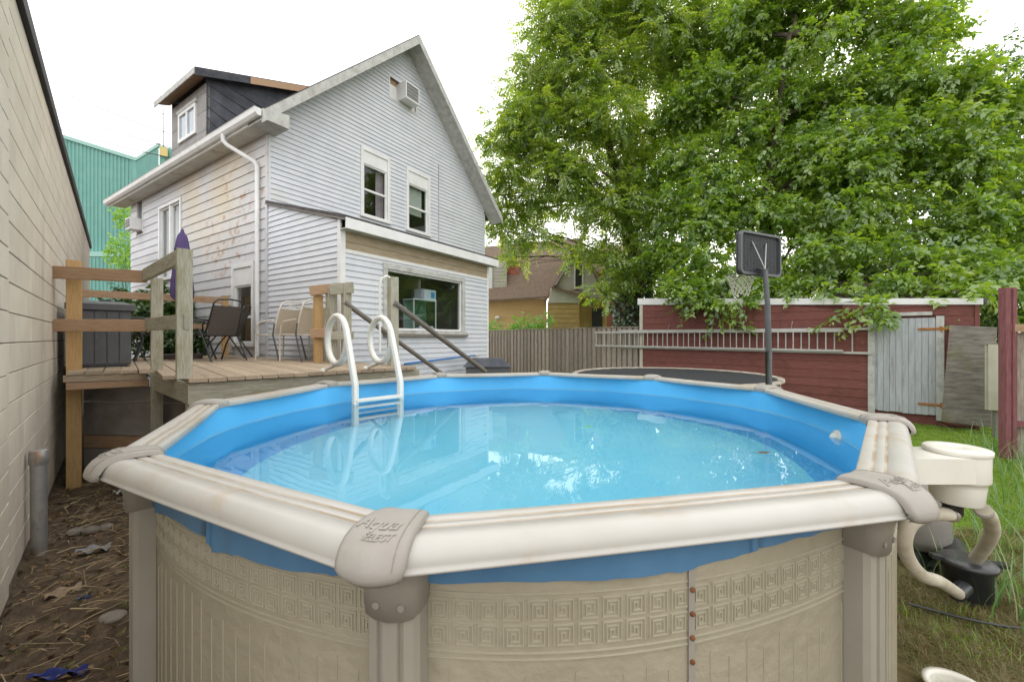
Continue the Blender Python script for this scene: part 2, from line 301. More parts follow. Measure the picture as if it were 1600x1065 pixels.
# ------------------------------------------------------------------ ground
def ground_mat():
    m = bpy.data.materials.new('yard ground'); m.use_nodes = True; n = m.node_tree; L = n.links.new; b = n.nodes['Principled BSDF']; b.inputs['Roughness'].default_value = .95; b.inputs['Specular IOR Level'].default_value = .15
    g = n.nodes.new('ShaderNodeNewGeometry'); sp = n.nodes.new('ShaderNodeSeparateXYZ'); L(g.outputs['Position'], sp.inputs[0])
    def noise(s, d=8):
        x = n.nodes.new('ShaderNodeTexNoise'); x.inputs['Scale'].default_value = s; x.inputs['Detail'].default_value = d; x.inputs['Roughness'].default_value = .65; L(g.outputs['Position'], x.inputs['Vector']); return x.outputs['Fac']
    def ramp(f, c1, c2, a=.35, c=.65):
        r = n.nodes.new('ShaderNodeValToRGB'); r.color_ramp.elements[0].position = a; r.color_ramp.elements[1].position = c
        r.color_ramp.elements[0].color = (*c1, 1); r.color_ramp.elements[1].color = (*c2, 1); L(f, r.inputs[0]); return r.outputs[0]
    so_ = ramp(noise(9), (.07, .051, .034), (.19, .138, .092))
    gr = ramp(noise(5), (.09, .16, .018), (.15, .23, .03))
    br = ramp(noise(14), (.10, .085, .035), (.19, .15, .07))
    # greener further from the pump corner, straw coloured in the near trampled corner
    ad = n.nodes.new('ShaderNodeMath'); ad.operation = 'MULTIPLY_ADD'; L(noise(2.5), ad.inputs[0]); ad.inputs[1].default_value = 1.6; L(sp.outputs['Y'], ad.inputs[2])
    mr = n.nodes.new('ShaderNodeMapRange'); mr.inputs[1].default_value = 3.3; mr.inputs[2].default_value = 4.1; L(ad.outputs[0], mr.inputs[0])
    m1 = n.nodes.new('ShaderNodeMix'); m1.data_type = 'RGBA'; L(mr.outputs[0], m1.inputs[0]); L(br, m1.inputs[6]); L(gr, m1.inputs[7])
    mr2 = n.nodes.new('ShaderNodeMapRange'); mr2.inputs[1].default_value = -.3; mr2.inputs[2].default_value = .3; L(sp.outputs['X'], mr2.inputs[0])
    m2 = n.nodes.new('ShaderNodeMix'); m2.data_type = 'RGBA'; L(mr2.outputs[0], m2.inputs[0]); L(so_, m2.inputs[6]); L(m1.outputs[2], m2.inputs[7])
    L(m2.outputs[2], b.inputs['Base Color'])
    bp = n.nodes.new('ShaderNodeBump'); bp.inputs['Strength'].default_value = .9; bp.inputs['Distance'].default_value = .03; L(noise(30), bp.inputs['Height']); L(bp.outputs[0], b.inputs['Normal'])
    return m
from mathutils import noise as mnoise
def gz(x, y):
    if abs(x) > 14 or y > 16 or y < -3: return 0.0
    k = min(1, (14-abs(x))/3, (16-y)/3, (y+3)/2)
    return k * (.045*mnoise.noise((x*1.7, y*1.7, 0)) + .03*mnoise.noise((x*5, y*5, 3)) + .015*mnoise.noise((x*13, y*13, 7)))
xs = [-600, -200, -60, -30] + list(np.arange(-14, 14.01, .1)) + [30, 60, 200, 600]
ys = [-200, -40, -10] + list(np.arange(-3, 16.01, .1)) + [30, 60, 150, 400, 900]
gm = MB(); gm.grid([[Vector((x, y, gz(x, y))) for x in xs] for y in ys])
gm.build('ground', ground_mat(), None, kind='structure')

# ------------------------------------------------------------------ block wall on the boundary
WD = V(-.699, .715, 0); WN = V(.715, .699, 0)          # along, and towards the yard
WO = V(-.717 - .978*2.58, 2.58, 0)
def wallp(a, o, z): return WO + WD*a + WN*o + V(0, 0, z)
bw = thing('block_wall', 'tall beige painted concrete block wall with dark flashing along its top', 'wall', tuple(WO))
BH, BL, WTOP = .2032, .4064, 4.18
nrow = 20
mb = MB(); mb.hexa([wallp(-3, -.3, -.1), wallp(11.6, -.3, -.1), wallp(11.6, -.006, -.1), wallp(-3, -.006, -.1), wallp(-3, -.3, WTOP-.06), wallp(11.6, -.3, WTOP-.06), wallp(11.6, -.006, WTOP-.06), wallp(-3, -.006, WTOP-.06)])
mb.build('mortar_core', mortar, bw)
def block_mesh(L):
    h = (BH - .0075)/2; c = .0025; m = MB(); x = L/2 - .0006
    def ring(o, cc): return [wd_*(sx*(x-cc)) + WN*o + V(0, 0, sz*(h-cc)) for sx, sz in ((-1,-1),(1,-1),(1,1),(-1,1))]
    wd_ = WD
    vs = ring(-.11, 0) + ring(-c, 0) + ring(0, c)
    m.add(vs, [(3,2,1,0)] + [(i, (i+1) % 4, 4+(i+1) % 4, 4+i) for i in range(4)] + [(4+i, 4+(i+1) % 4, 8+(i+1) % 4, 8+i) for i in range(4)] + [(8,9,10,11)])
    return m
bm_full, bm_half = block_mesh(BL), block_mesh(BL/2)
me_full = bm_full.mesh('block'); me_full.materials.append(blockm); me_half = bm_half.mesh('block'); me_half.materials.append(blockm)
cells = []
for r in range(nrow):
    z = .062 + BH*(r+.5)
    for sg in (1, -1):
        a = 0.0
        if r % 2: cells.append((sg*BL/4, z, 1)); a = BL/2
        while a < (11.3 if sg > 0 else 2.7): cells.append((sg*(a + BL/2), z, 0)); a += BL
def shown(c):
    p = wallp(c[0], 0, c[1]); 
    if p.y < .6: return 0
    x = 800 + F_PX*p.x/p.y; y = HZ - F_PX*(p.z-EYE)/p.y
    if x < -60 or y < -60 or y > 1100: return 0
    return 1/p.y
cells.sort(key=shown, reverse=True)
rest = MB()
for i, (a, z, hf) in enumerate(cells):
    proud = .02 if a < 0 else 0
    p = wallp(a, proud + random.uniform(-.0006, .0006), z)
    if i < 290 and shown((a, z)) > 0:
        o = bpy.data.objects.new('block', me_half if hf else me_full); COL.objects.link(o); o.parent = bw; o.location = p - WO
    else:
        b_ = bm_half if hf else bm_full; rest.add([v + p for v in b_.v], b_.f)
rest.build('far_blocks', blockm, bw, kind='stuff')
mb = MB(); mb.hexa([wallp(-3, -.34, WTOP-.05), wallp(11.65, -.34, WTOP-.05), wallp(11.65, .035, WTOP-.05), wallp(-3, .035, WTOP-.05), wallp(-3, -.34, WTOP+.07), wallp(11.65, -.34, WTOP+.07), wallp(11.65, .035, WTOP+.07), wallp(-3, .035, WTOP+.07)])
mb.build('flashing', flash, bw)

vp = thing('vent_pipe', 'short rusty grey metal pipe standing beside the block wall', 'pipe', (-3.74, 3.2, 0))
MB().tube([(-3.74, 3.2, -.05), (-3.745, 3.2, .79)], .047, 16, caps=False).build('pipe', galv, vp)
MB().lathe((-3.745, 3.2, .72), [(.049, 0), (.054, .01), (.054, .11), (.049, .115)], 16).build('collar', galv, vp)

# ------------------------------------------------------------------ house
H0 = V(-4.69, 7.8, 0); hs = V(-.841, .541, 0); hg = V(.541, .841, 0)
class Plane:
    def __init__(s, o, a, n): s.o, s.a, s.n = Vector(o), Vector(a), Vector(n)
    def p(s, a, z, o=0): return s.o + s.a*a + s.n*o + V(0, 0, z)
    def box(s, m, a0, a1, z0, z1, o0, o1):
        return m.hexa([s.p(a0,z0,o1), s.p(a1,z0,o1), s.p(a1,z0,o0), s.p(a0,z0,o0), s.p(a0,z1,o1), s.p(a1,z1,o1), s.p(a1,z1,o0), s.p(a0,z1,o0)])
    def part(s, name, m, parent, a0, a1, z0, z1, o0, o1, **k):
        return s.box(MB(), a0, a1, z0, z1, o0, o1).build(name, m, parent, **k)
def siding(pl, parent, name, m, rng, z0, z1, ex, th, openings=(), seam=None):
    z = z0; row = 0
    while z < z1 - .01:
        zt = min(z + ex, z1); b0, b1 = rng(z); t0, t1 = rng(zt)
        if b1 - b0 < .05: break
        iv = [(b0, b1, t0, t1)]
        for (oa, ob, oz0, oz1) in openings:
            if zt > oz0 + .01 and z < oz1 - .01:
                nv = []
                la, lb = max(oa, b0), min(ob, b1)
                for (q0, q1) in ((z, oz0), (oz1, zt)):
                    if q1 - q0 > .006 and lb - la > .02:
                        MB().hexa([pl.p(la,q0,th*.8), pl.p(lb,q0,th*.8), pl.p(lb,q0,0), pl.p(la,q0,0), pl.p(la,q1,.003), pl.p(lb,q1,.003), pl.p(lb,q1,0), pl.p(la,q1,0)]).build(name, m, parent)
                for (c0, c1, d0, d1) in iv:
                    if ob <= c0 or oa >= c1: nv.append((c0, c1, d0, d1)); continue
                    if oa > c0 + .02: nv.append((c0, oa, d0, oa))
                    if ob < c1 - .02: nv.append((ob, c1, ob, d1))
                iv = nv
        for (c0, c1, d0, d1) in iv:
            parts = [(c0, c1, d0, d1)]
            if seam and c1 - c0 > seam*1.2:
                q = c0 + seam*(.45 + .5*((row*.618) % 1)); parts = [(c0, q-.002, d0, q-.002), (q+.002, c1, q+.002, d1)]
            for (e0, e1, g0, g1) in parts:
                w = random.uniform(-.0015, .0015)
                MB().hexa([pl.p(e0,z,th+w), pl.p(e1,z,th+w), pl.p(e1,z,0), pl.p(e0,z,0), pl.p(g0,zt+.004,.003), pl.p(g1,zt+.004,.003), pl.p(g1,zt+.004,0), pl.p(g0,zt+.004,0)]).build(name, m, parent)
        z = zt; row += 1
def sheet(pl, parent, name, m, a0, a1, z0, z1, openings, o=-.01, th=.1):
    A = sorted({a0, a1, *[x for q in openings for x in q[:2]]}); Z = sorted({z0, z1, *[x for q in openings for x in q[2:]]})
    mb = MB()
    for i in range(len(A)-1):
        for j in range(len(Z)-1):
            ca, cz = (A[i]+A[i+1])/2, (Z[j]+Z[j+1])/2
            if any(q[0] < ca < q[1] and q[2] < cz < q[3] for q in openings): continue
            pl.box(mb, A[i], A[i+1], Z[j], Z[j+1], o-th, o)
    return mb.build(name, m, parent)
def window(pl, parent, a0, a1, z0, z1, cas=.085, frame=whitetrim, sash=whitetrim, mid=.5, panel=0, proud=.04, twin=False, sill=True, pane=darkglass):
    w = link('window', pl.box(MB(), a0-cas, a1+cas, z1, z1+cas, -.02, proud).mesh('window', OFF[parent.name]), frame, parent)
    pl.part('casing', frame, w, a0-cas, a0, z0-.01, z1, -.02, proud-.002); pl.part('casing', frame, w, a1, a1+cas, z0-.01, z1, -.02, proud-.002)
    pl.part('sill', frame, w, a0-cas-.02, a1+cas+.02, z0-.07, z0-.01, -.02, proud+.03)
    zt = z1
    if panel:
        zt = z1 - panel; pl.part('infill_panel', whitetrim, w, a0, a1, zt, z1, -.04, .012)
    sp = [(a0, a1)] if not twin else [(a0, (a0+a1)/2-.05), ((a0+a1)/2+.05, a1)]
    if twin: pl.part('mullion', frame, w, (a0+a1)/2-.05, (a0+a1)/2+.05, z0-.01, zt, -.04, .02)
    for (b0, b1) in sp:
        m = MB(); f = .035
        pl.box(m, b0, b0+f, z0-.01, zt, -.06, -.01); pl.box(m, b1-f, b1, z0-.01, zt, -.06, -.01)
        pl.box(m, b0+f, b1-f, z0-.01, z0+f, -.06, -.01); pl.box(m, b0+f, b1-f, zt-f, zt, -.06, -.01)
        if mid:
            zm = z0 + (zt-z0)*mid; pl.box(m, b0+f, b1-f, zm-.025, zm+.025, -.065, -.004)
        m.build('sash', sash, w)
        MB().add([pl.p(b0+f, z0, -.04), pl.p(b1-f, z0, -.04), pl.p(b1-f, zt, -.04), pl.p(b0+f, zt, -.04)], [(0,1,2,3)]).build('pane', pane, w)
    return w
house = thing('clapboard_house', 'grey two storey gabled house with lap siding, a dormer and a lean-to extension', 'house', (H0.x, H0.y, 0))
ZE, HW, SL = 5.89, 6.95, 3.4/3.48
ZA = ZE + SL*HW/2
gab = Plane(H0, hg, -hs); side = Plane(H0, hs, -hg)
HL, EL, EW = 8.0, 2.27, 4.03
# openings (a0,a1,z0,z1)
G1 = (2.14, 2.84, 4.66, 6.18); G2 = (3.55, 4.27, 4.64, 6.18); GV = (2.93, 3.83, 7.85, 8.36)
S1 = (4.25, 5.6, 3.3, 5.15); S2 = (.62, 1.38, 1.62, 3.17); S3 = (6.95, 7.42, 4.75, 5.7)
sheet(gab, house, 'gable_wall', roomdark, 0, HW, -.1, ZE, [G1, (3.55, 4.27, 4.64, ZE-.001), (2.14, 2.84, 4.66, ZE-.001)] if False else [(G1[0], G1[1], G1[2], ZE), (G2[0], G2[1], G2[2], ZE)])
# upper triangle of the gable as strips, leaving the openings
mb = MB(); zs = sorted({ZE, ZE+.001, G1[3], GV[2], GV[3], ZA-.02, *np.arange(ZE, ZA-.02, .25)})
for z0_, z1_ in zip(zs[:-1], zs[1:]):
    def rg(z): return (max(0, (z-ZE-.1)/SL), min(HW, HW-(z-ZE-.1)/SL))
    cz = (z0_+z1_)/2; ops = [q for q in (G1, G2, GV) if q[2] < cz < q[3]]
    (b0, b1), (t0, t1) = rg(z0_), rg(z1_); cuts = [(b0, t0)] + [(x, x) for q in ops for x in q[:2]] + [(b1, t1)]
    for i in range(0, len(cuts)-1, 2):
        (c0, d0), (c1, d1) = cuts[i], cuts[i+1]
        mb.hexa([gab.p(c0,z0_,-.01), gab.p(c1,z0_,-.01), gab.p(c1,z0_,-.11), gab.p(c0,z0_,-.11), gab.p(d0,z1_,-.01), gab.p(d1,z1_,-.01), gab.p(d1,z1_,-.11), gab.p(d0,z1_,-.11)])
mb.build('gable_peak', roomdark, house)
sheet(side, house, 'side_wall', roomdark, 0, HL, -.1, ZE, [S1, S2, S3])
MB().hexa([side.p(-EL+.1,-.1,-.01), side.p(-.01,-.1,-.01), side.p(-.01,-.1,-.11), side.p(-EL+.1,-.1,-.11), side.p(-EL+.1,3.68,-.01), side.p(-.01,4.29,-.01), side.p(-.01,4.29,-.11), side.p(-EL+.1,3.68,-.11)]).build('extension_side_wall', roomdark, house)
bk = Plane(H0 + hs*HL, hg, hs); sheet(bk, house, 'back_wall', roomdark, 0, HW, -.1, ZE+.1, [])
rt = Plane(H0 + hg*HW, hs, hg); sheet(rt, house, 'far_side_wall', vinyl, 0, HL, -.1, ZE, [])
cs = .09
def ex(o, c=.085): return (o[0]-c, o[1]+c, o[2]-.07, o[3]+c)
siding(gab, house, 'siding_course', vinyl, lambda z: (max(.03, (z-ZE-.13)/SL), min(HW-.03, HW-(z-ZE-.13)/SL)), 3.3, ZA+.06, .1016, .022, [ex(G1), ex(G2), (GV[0]-.03, GV[1]+.03, GV[2]-.03, GV[3]+.03)], seam=3.6)
siding(side, house, 'siding_board', lapmat, lambda z: (.09, HL), 1.0, ZE-.2, .2032, .022, [ex(S1), ex(S2, .1), (S3[0]-.03, S3[1]+.03, S3[2]-.03, S3[3]+.03)], seam=3.6)
side.part('corner_board', lapmat, house, 0, .085, 1.0, ZE, 0, .028)
gab.part('corner_trim', vinyl, house, -.005, .03, 3.3, ZE+.1, 0, .02)
gab.part('corner_trim', vinyl, house, HW-.03, HW+.005, 1, ZE, 0, .02)
window(gab, house, *G1, panel=.3, mid=.5); window(gab, house, *G2, panel=.32, mid=.5)
window(side, house, *S1, twin=True, mid=0, cas=.08); window(side, house, *S2, panel=.36, mid=.45, cas=.1)
m = MB(); gab.box(m, GV[0]-.03, GV[1]+.03, GV[3], GV[3]+.03, -.05, .02); gab.box(m, GV[0]-.03, GV[1]+.03, GV[2]-.03, GV[2], -.05, .02); gab.box(m, GV[0]-.03, GV[0], GV[2], GV[3], -.05, .02); gab.box(m, GV[1], GV[1]+.03, GV[2], GV[3], -.05, .02)
av = m.build('attic_window', whitetrim, house)
gab.part('infill_panel', whitetrim, av, GV[0], 3.2, GV[2], GV[3]-.14, -.09, -.05); gab.part('infill_board', railwood, av, GV[0], 3.2, GV[3]-.14, GV[3], -.09, -.06); gab.part('infill_panel', whitetrim, av, 3.66, GV[1], GV[2], GV[3], -.09, -.05)
m = MB(); side.box(m, S3[0]-.03, S3[0], S3[2], S3[3], -.05, .03); side.box(m, S3[1], S3[1]+.03, S3[2], S3[3], -.05, .03); sw = m.build('small_window', whitetrim, house)
MB().add([side.p(S3[0], S3[2], -.03), side.p(S3[1], S3[2], -.03), side.p(S3[1], S3[3], -.03), side.p(S3[0], S3[3], -.03)], [(0,1,2,3)]).build('pane', darkglass, sw)
gab.part('conduit', greytrim, house, 4.68, 4.698, 4.2, 6.75, .016, .04)
# curtains and blind inside
def drape(pl, name, m, a0, a1, z0, z1, o, parent, n=14, amp=.02):
    rows = []
    for z in (z0, z1): rows.append([pl.p(a0+(a1-a0)*i/n, z, o + amp*math.sin(i*1.9)) for i in range(n+1)])
    MB().grid(rows).build(name, m, parent)
drape(gab, 'curtain', curtain, 2.62, 2.84, 4.66, 5.9, -.16, house); drape(gab, 'roller_blind', blind, 3.57, 4.17, 5.1, 6.0, -.14, house, 4, .003)
drape(side, 'curtain', whitetrim, 4.25, 5.6, 3.3, 5.2, -.18, house, 30, .03)
# roofs
def slab(name, m, parent, pts, th, **k):
    n = (pts[1]-pts[0]).cross(pts[3]-pts[0]).normalized()
    if n.z < 0: n = -n
    return MB().hexa([p - n*th for p in pts] + list(pts)).build(name, m, parent, **k)
RO, EO, BO, TH = .48, .36, .6, .16
def rp_(u, v, up=0):   # point on roof top surface
    z = ZE + .28 + SL*(v if v <= HW/2 else HW - v) + up
    return H0 + hs*u + hg*v + V(0, 0, z)
roof = slab('roof', shingle, house, [rp_(-RO, -EO), rp_(HL+BO, -EO), rp_(HL+BO, HW/2), rp_(-RO, HW/2)], .05)
slab('roof_slope', shingle, roof, [rp_(-RO, HW/2), rp_(HL+BO, HW/2), rp_(HL+BO, HW+EO), rp_(-RO, HW+EO)], .05)
# rake boards and rake soffits
for (v0, v1) in ((-EO, HW/2), (HW+EO, HW/2)):
    a, b = rp_(-RO, v0, -.03), rp_(-RO, v1, -.03); dn = V(0, 0, -.22)
    MB().hexa([a+dn+hs*-.03, b+dn+hs*-.03, b+dn, a+dn, a+hs*-.03, b+hs*-.03, b, a]).build('rake_board', greytrim, house)
    a2, b2 = rp_(-RO+.005, v0, -.075), rp_(-RO+.005, v1, -.075); a3, b3 = rp_(.0, v0, -.075), rp_(.0, v1, -.075); d2 = V(0, 0, -.12)
    MB().hexa([a2+d2, b2+d2, b3+d2, a3+d2, a2, b2, b3, a3]).build('rake_soffit', greytrim, house)
# boxed eave on the side wall with soffit, fascia, gutter
zf = ZE - .2
for i in range(int((HL+BO-.02)/.3)):
    a = .01 + i*.3; side.part('soffit_panel', soffitm, house, a, a+.294, zf-.03, zf, .03, EO-.02)
side.part('fascia_board', whitetrim, house, .01, HL+BO, zf-.05, zf+.12, EO-.02, EO+.01)
# gutter: open trough
pr = [(.0, .12), (.0, 0), (.06, -.01), (.10, .03), (.115, .11), (.125, .12), (.11, .118), (.092, .035), (.057, .0), (.012, .012), (.012, .12)]
gp = MB(); gp.grid([[side.p(a, zf-.005+b, EO+.012+o) for o, b in pr] for a in (-RO-.02, 2, 4.5, HL+BO)], smooth=False)
for a in (-RO-.02, HL+BO): gp.add([side.p(a, zf-.005+b, EO+.012+o) for o, b in pr[:6]], [(0,1,2,3,4,5)])
gut = gp.build('gutter', whitetrim, house)
for a in (2.3, 5.2): 
    q = MB(); q.grid([[side.p(aa, zf-.005+b-.004, EO+.012+o+.004) for o, b in pr[1:6]] for aa in (a, a+.05)], smooth=False); q.build('gutter_joint', whitetrim, gut)
dsp = [side.p(.85, zf, EO+.07), side.p(.85, zf-.12, EO+.07), side.p(.8, zf-.2, EO+.02), side.p(.35, zf-.52, .09), side.p(.3, zf-.62, .07), side.p(.3, 1.36, .07)]
MB().tube(dsp, .042, 8).build('downspout', whitetrim, house)
# boxed return at the foot of the rake
MB().hexa([side.p(-RO-.032, zf-.04, EO-.0), side.p(.0, zf-.04, EO-.0), side.p(.0, zf-.04, -.12), side.p(-RO-.032, zf-.04, -.12), side.p(-RO-.032, zf+.13, EO-.0), side.p(.0, zf+.13, EO-.0), side.p(.0, zf+.22, -.12), side.p(-RO-.032, zf+.22, -.12)]).build('eave_return', greytrim, house)
# dormer
DU0, DU1, DV, DZ = 3.05, 5.12, .1, 7.72
dpl = Plane(H0 + hg*DV, hs, -hg)
dor = link('dormer', dpl.box(MB(), DU0, DU1, 6.2, DZ+.02, -.06, 0).mesh('dormer', OFF['clapboard_house']), dormgrey, house)
for i, (z0_, z1_) in enumerate(((6.2, 6.62), (6.63, 7.08), (7.09, 7.5), (7.51, 7.72))):
    for a0_, a1_ in ((DU0, 3.53), (3.54, 4.65), (4.66, DU1)):
        if 1 <= i <= 2 and a0_ == 3.54: continue
        dpl.part('cladding_panel', dormgrey, dor, a0_, a1_, z0_, z1_, .001, .015+.004*random.random())
dpl.part('window_frame', whitetrim, dor, 3.56, 4.62, 6.68, 6.76, .0, .05); dpl.part('window_frame', whitetrim, dor, 3.56, 4.62, 7.34, 7.42, .0, .05)
for a in (3.56, 4.05, 4.54): dpl.part('window_frame', whitetrim, dor, a, a+.08, 6.76, 7.34, .002, .048)
dpl.part('window_board', greytrim, dor, 3.5, 4.68, 7.42, 7.5, .0, .06)
dpl.part('pane', mat('dormer pane', (.30, .36, .42), None, rough=.08, spec=.8), dor, 3.64, 4.54, 6.76, 7.34, .004, .02)
def shz(v): return 7.88 + .355*(v+.2)
for uu, nm in ((DU0, 'dormer_cheek'), (DU1, 'far_cheek')):
    vmax = 2.55; pts = []
    q = MB()
    cols = np.linspace(DV, vmax, 12)
    for k in range(11):
        v0_, v1_ = cols[k], cols[k+1]
        q.hexa([H0+hs*uu+hg*v0_+V(0,0,6.15+SL*v0_), H0+hs*uu+hg*v1_+V(0,0,6.15+SL*v1_), H0+hs*(uu+.05)+hg*v1_+V(0,0,6.15+SL*v1_), H0+hs*(uu+.05)+hg*v0_+V(0,0,6.15+SL*v0_),
                H0+hs*uu+hg*v0_+V(0,0,shz(v0_)-.1), H0+hs*uu+hg*v1_+V(0,0,max(shz(v1_)-.1, 6.16+SL*v1_)), H0+hs*(uu+.05)+hg*v1_+V(0,0,max(shz(v1_)-.1, 6.16+SL*v1_)), H0+hs*(uu+.05)+hg*v0_+V(0,0,shz(v0_)-.1)])
    q.build(nm, rollroof, dor)
# lapped sheets on the near cheek
for k in range(6):
    zz = 6.4 + k*.26
    v0_ = max(DV, (zz-6.2)/SL); v1_ = min(2.5, (zz+.25-6.2)/SL + .9)
    v1_ = max(v0_+.15, min(v1_, 2.2)); zt = zz + .26
    pl_ = Plane(H0 + hs*DU0, hg, -hs)
    vs0, ve0 = v0_, max(v0_+.1, min(2.35, (zz-6.2)/SL + 2)); ve0 = min(ve0, 2.3)
    if zt > shz(v0_) - .05: zt = shz(v0_) - .05
    MB().hexa([pl_.p(max(DV,(zz-6.25)/SL)-.0, zz, .03), pl_.p(ve0, zz+.1, .035), pl_.p(ve0, zz+.1, 0), pl_.p(max(DV,(zz-6.25)/SL), zz, 0), pl_.p(DV, zt, .006), pl_.p(ve0, min(zt+.12, shz(ve0)-.06), .008), pl_.p(ve0, min(zt+.12, shz(ve0)-.06), 0), pl_.p(DV, zt, 0)]).build('lapped_sheet', rollroof, dor)
def dp(u, v, up=0): return H0 + hs*u + hg*v + V(0, 0, shz(v)+up)
slab('dormer_roof', shingle, dor, [dp(2.85, -.2), dp(5.35, -.2), dp(5.35, 2.75), dp(2.85, 2.75)], .05)
a, b = dp(2.85, -.2, -.03), dp(5.35, -.2, -.03)
MB().hexa([a+V(0,0,-.14)-hg*.02, b+V(0,0,-.14)-hg*.02, b+V(0,0,-.14), a+V(0,0,-.14), a-hg*.02, b-hg*.02, b, a]).build('dormer_fascia', greytrim, dor)
for (va, vb, mm_) in ((-.2, .95, rollroof), (.96, 2.7, railwood)):
    a, b = dp(2.85, va, -.03), dp(2.85, vb, -.03); MB().hexa([a+V(0,0,-.17)-hs*.02, b+V(0,0,-.17)-hs*.02, b+V(0,0,-.17), a+V(0,0,-.17), a-hs*.02, b-hs*.02, b, a]).build('dormer_verge', mm_, dor)
a, b, c, d = dp(2.87, -.19, -.06), dp(5.33, -.19, -.06), dp(5.33, .1, -.06), dp(2.87, .1, -.06)
slab('dormer_soffit', railwood, dor, [a, b, c, d], .03)
# lean-to extension
ext = house
E0 = H0 - hs*EL; efr = Plane(E0, hg, -hs); esd = Plane(E0, hs, -hg)
EWIN = (.93, 3.03, 1.87, 2.98)
sheet(efr, ext, 'front_wall', roomdark, 0, EW, -.1, 3.5, [EWIN])
siding(efr, house, 'siding_course', vinyl, lambda z: (.07, EW-.05), .1, 3.12, .1016, .022, [(EWIN[0]-.1, EWIN[1]+.1, EWIN[2]-.11, EWIN[3]+.1)])
def er(z): return (.06, EL if z < 3.55 else EL)
def er2(z): return (.06 + max(0, (z-3.665)/(.64/EL)), EL-.01)
siding(esd, house, 'siding_course', vinyl, er2, 1.2, 4.31, .1016, .022)
efr.part('corner_trim', whitetrim, ext, -.02, .07, .1, 3.5, 0, .022); esd.part('corner_trim', whitetrim, ext, -.02, .06, .1, 3.66, 0, .023); efr.part('corner_trim', whitetrim, ext, EW-.05, EW+.015, .1, 3.5, 0, .022)
efr.part('frieze_trim', whitetrim, ext, .07, EW-.05, 3.12, 3.18, 0, .025)
for i, (z0_, z1_) in enumerate(((3.18, 3.305), (3.31, 3.47))): efr.part('frieze_board', mat('frieze %d' % i, (.33, .26, .17), (.42, .35, .25), 5, .85, bump=.3, bscale=30, stretch=(1, 1, 9), stain=[((.2, .17, .12), 2, (1, 1, 4), .55, .75, .5)]), ext, .07, EW-.05, z0_, z1_, 0, .016+.004*i)
def erp(u, v, up=0): return H0 + hs*u + hg*v + V(0, 0, 4.36 + (4.36-3.68)/(EL+.2)*u + up)
slab('extension_roof', shingle, ext, [erp(-EL-.2, -.06), erp(-.0, -.06), erp(-.0, EW+.18), erp(-EL-.2, EW+.18)], .06)
efr.part('extension_fascia', whitetrim, ext, -.05, EW+.17, 3.47, 3.64, .19, .215); efr.part('extension_soffit', greytrim, ext, -.03, EW+.15, 3.47, 3.49, .02, .188)
a, b = erp(-EL-.2, -.06, -.06), erp(0, -.06, -.06); MB().hexa([a+V(0,0,-.03)-hg*.015, b+V(0,0,-.015)-hg*.015, b+V(0,0,-.015), a+V(0,0,-.03), a-hg*.015, b-hg*.015, b, a]).build('extension_verge', oldgrey, ext)
ew = window(efr, ext, *EWIN, cas=.1, frame=greytrim, mid=0, proud=.035)
efr.part('window_ledge', oldgrey, ext, EWIN[0]-.1, EWIN[1]+.14, 1.745, 1.80, .0, .09)
# room behind the picture window
efr.part('room_floor', roomdark, ext, .1, EW-.1, .95, 1.0, -EL+.1, -.2); efr.part('room_partition', roomdark, ext, EW-.12, EW-.06, 1.0, 3.5, -EL+.1, -.12)
efr.part('room_ceiling', roomdark, ext, .1, EW-.1, 3.3, 3.34, -EL+.1, -.12)
efr.part('inner_door', mat('inner door', (.20, .19, .18), None), ext, 2.7, 3.5, 1.0, 3.0, -EL+.13, -EL+.18)
efr.part('window_counter', roomdark, ext, EWIN[0]-.05, EWIN[1]+.05, 1.80, 1.855, -.6, -.12)
def efs(name, label, cat, a, z, o): 
    p = efr.p(a, z, o); return thing(name, label, cat, tuple(p))
tk = efs('glass_tank', 'tall glass tank with pale edges standing inside the extension window', 'tank', 2.05, 1.855, -.32)
for (a0_, a1_, o0_, o1_) in ((1.75, 1.77, -.47, -.17), (2.38, 2.40, -.47, -.17)): efr.part('edge_post', whitetrim, tk, a0_, a1_, 1.857, 2.5, o1_-.02, o1_); 
efr.part('top_rim', whitetrim, tk, 1.74, 2.41, 2.5, 2.52, -.48, -.165); efr.part('front_glass', tankglass, tk, 1.775, 2.375, 1.86, 2.498, -.183, -.178); efr.part('back_panel', mat('tank back', (.22, .33, .30), (.28, .40, .36), 3), tk, 1.75, 2.4, 1.857, 2.498, -.48, -.47)
bx_ = efs('product_box', 'blue and white cardboard box on top of the glass tank', 'box', 2.2, 2.523, -.3)
efr.part('carton', mat('box white', (.55, .66, .74), (.66, .72, .76), 3), bx_, 2.0, 2.42, 2.525, 2.74, -.42, -.2); efr.part('print_patch', mat('box blue', (.05, .30, .62), None), bx_, 2.27, 2.38, 2.57, 2.69, -.199, -.197); efr.part('print_band', mat('box lilac', (.42, .35, .55), None), bx_, 2.005, 2.07, 2.53, 2.735, -.199, -.197)
for k, (a, c, lb) in enumerate(((1.42, (.12, .05, .03), 'brown glass bottle on the counter inside the extension window'), (1.33, (.5, .52, .5), 'clear pale bottle on the counter behind the handrail'))):
    b_ = efs('bottle', lb, 'bottle', a, 1.857, -.26); p = efr.p(a, 1.857, -.26)
    MB().lathe(p, [(.035, 0), (.037, .01), (.037, .15), (.014, .2), (.013, .25), (.016, .255), (.016, .27)], 14).build('glass_body', mat('bottle %d' % k, c, None, rough=.2, spec=.6), b_)
    MB().lathe(p + V(0, 0, .272), [(.017, 0), (.017, .02)], 12).build('cap', blackpl, b_)
ck = efs('folded_towel', 'white and lilac cloth heaped on the window counter', 'cloth', 2.2, 1.857, -.2)
rows = []
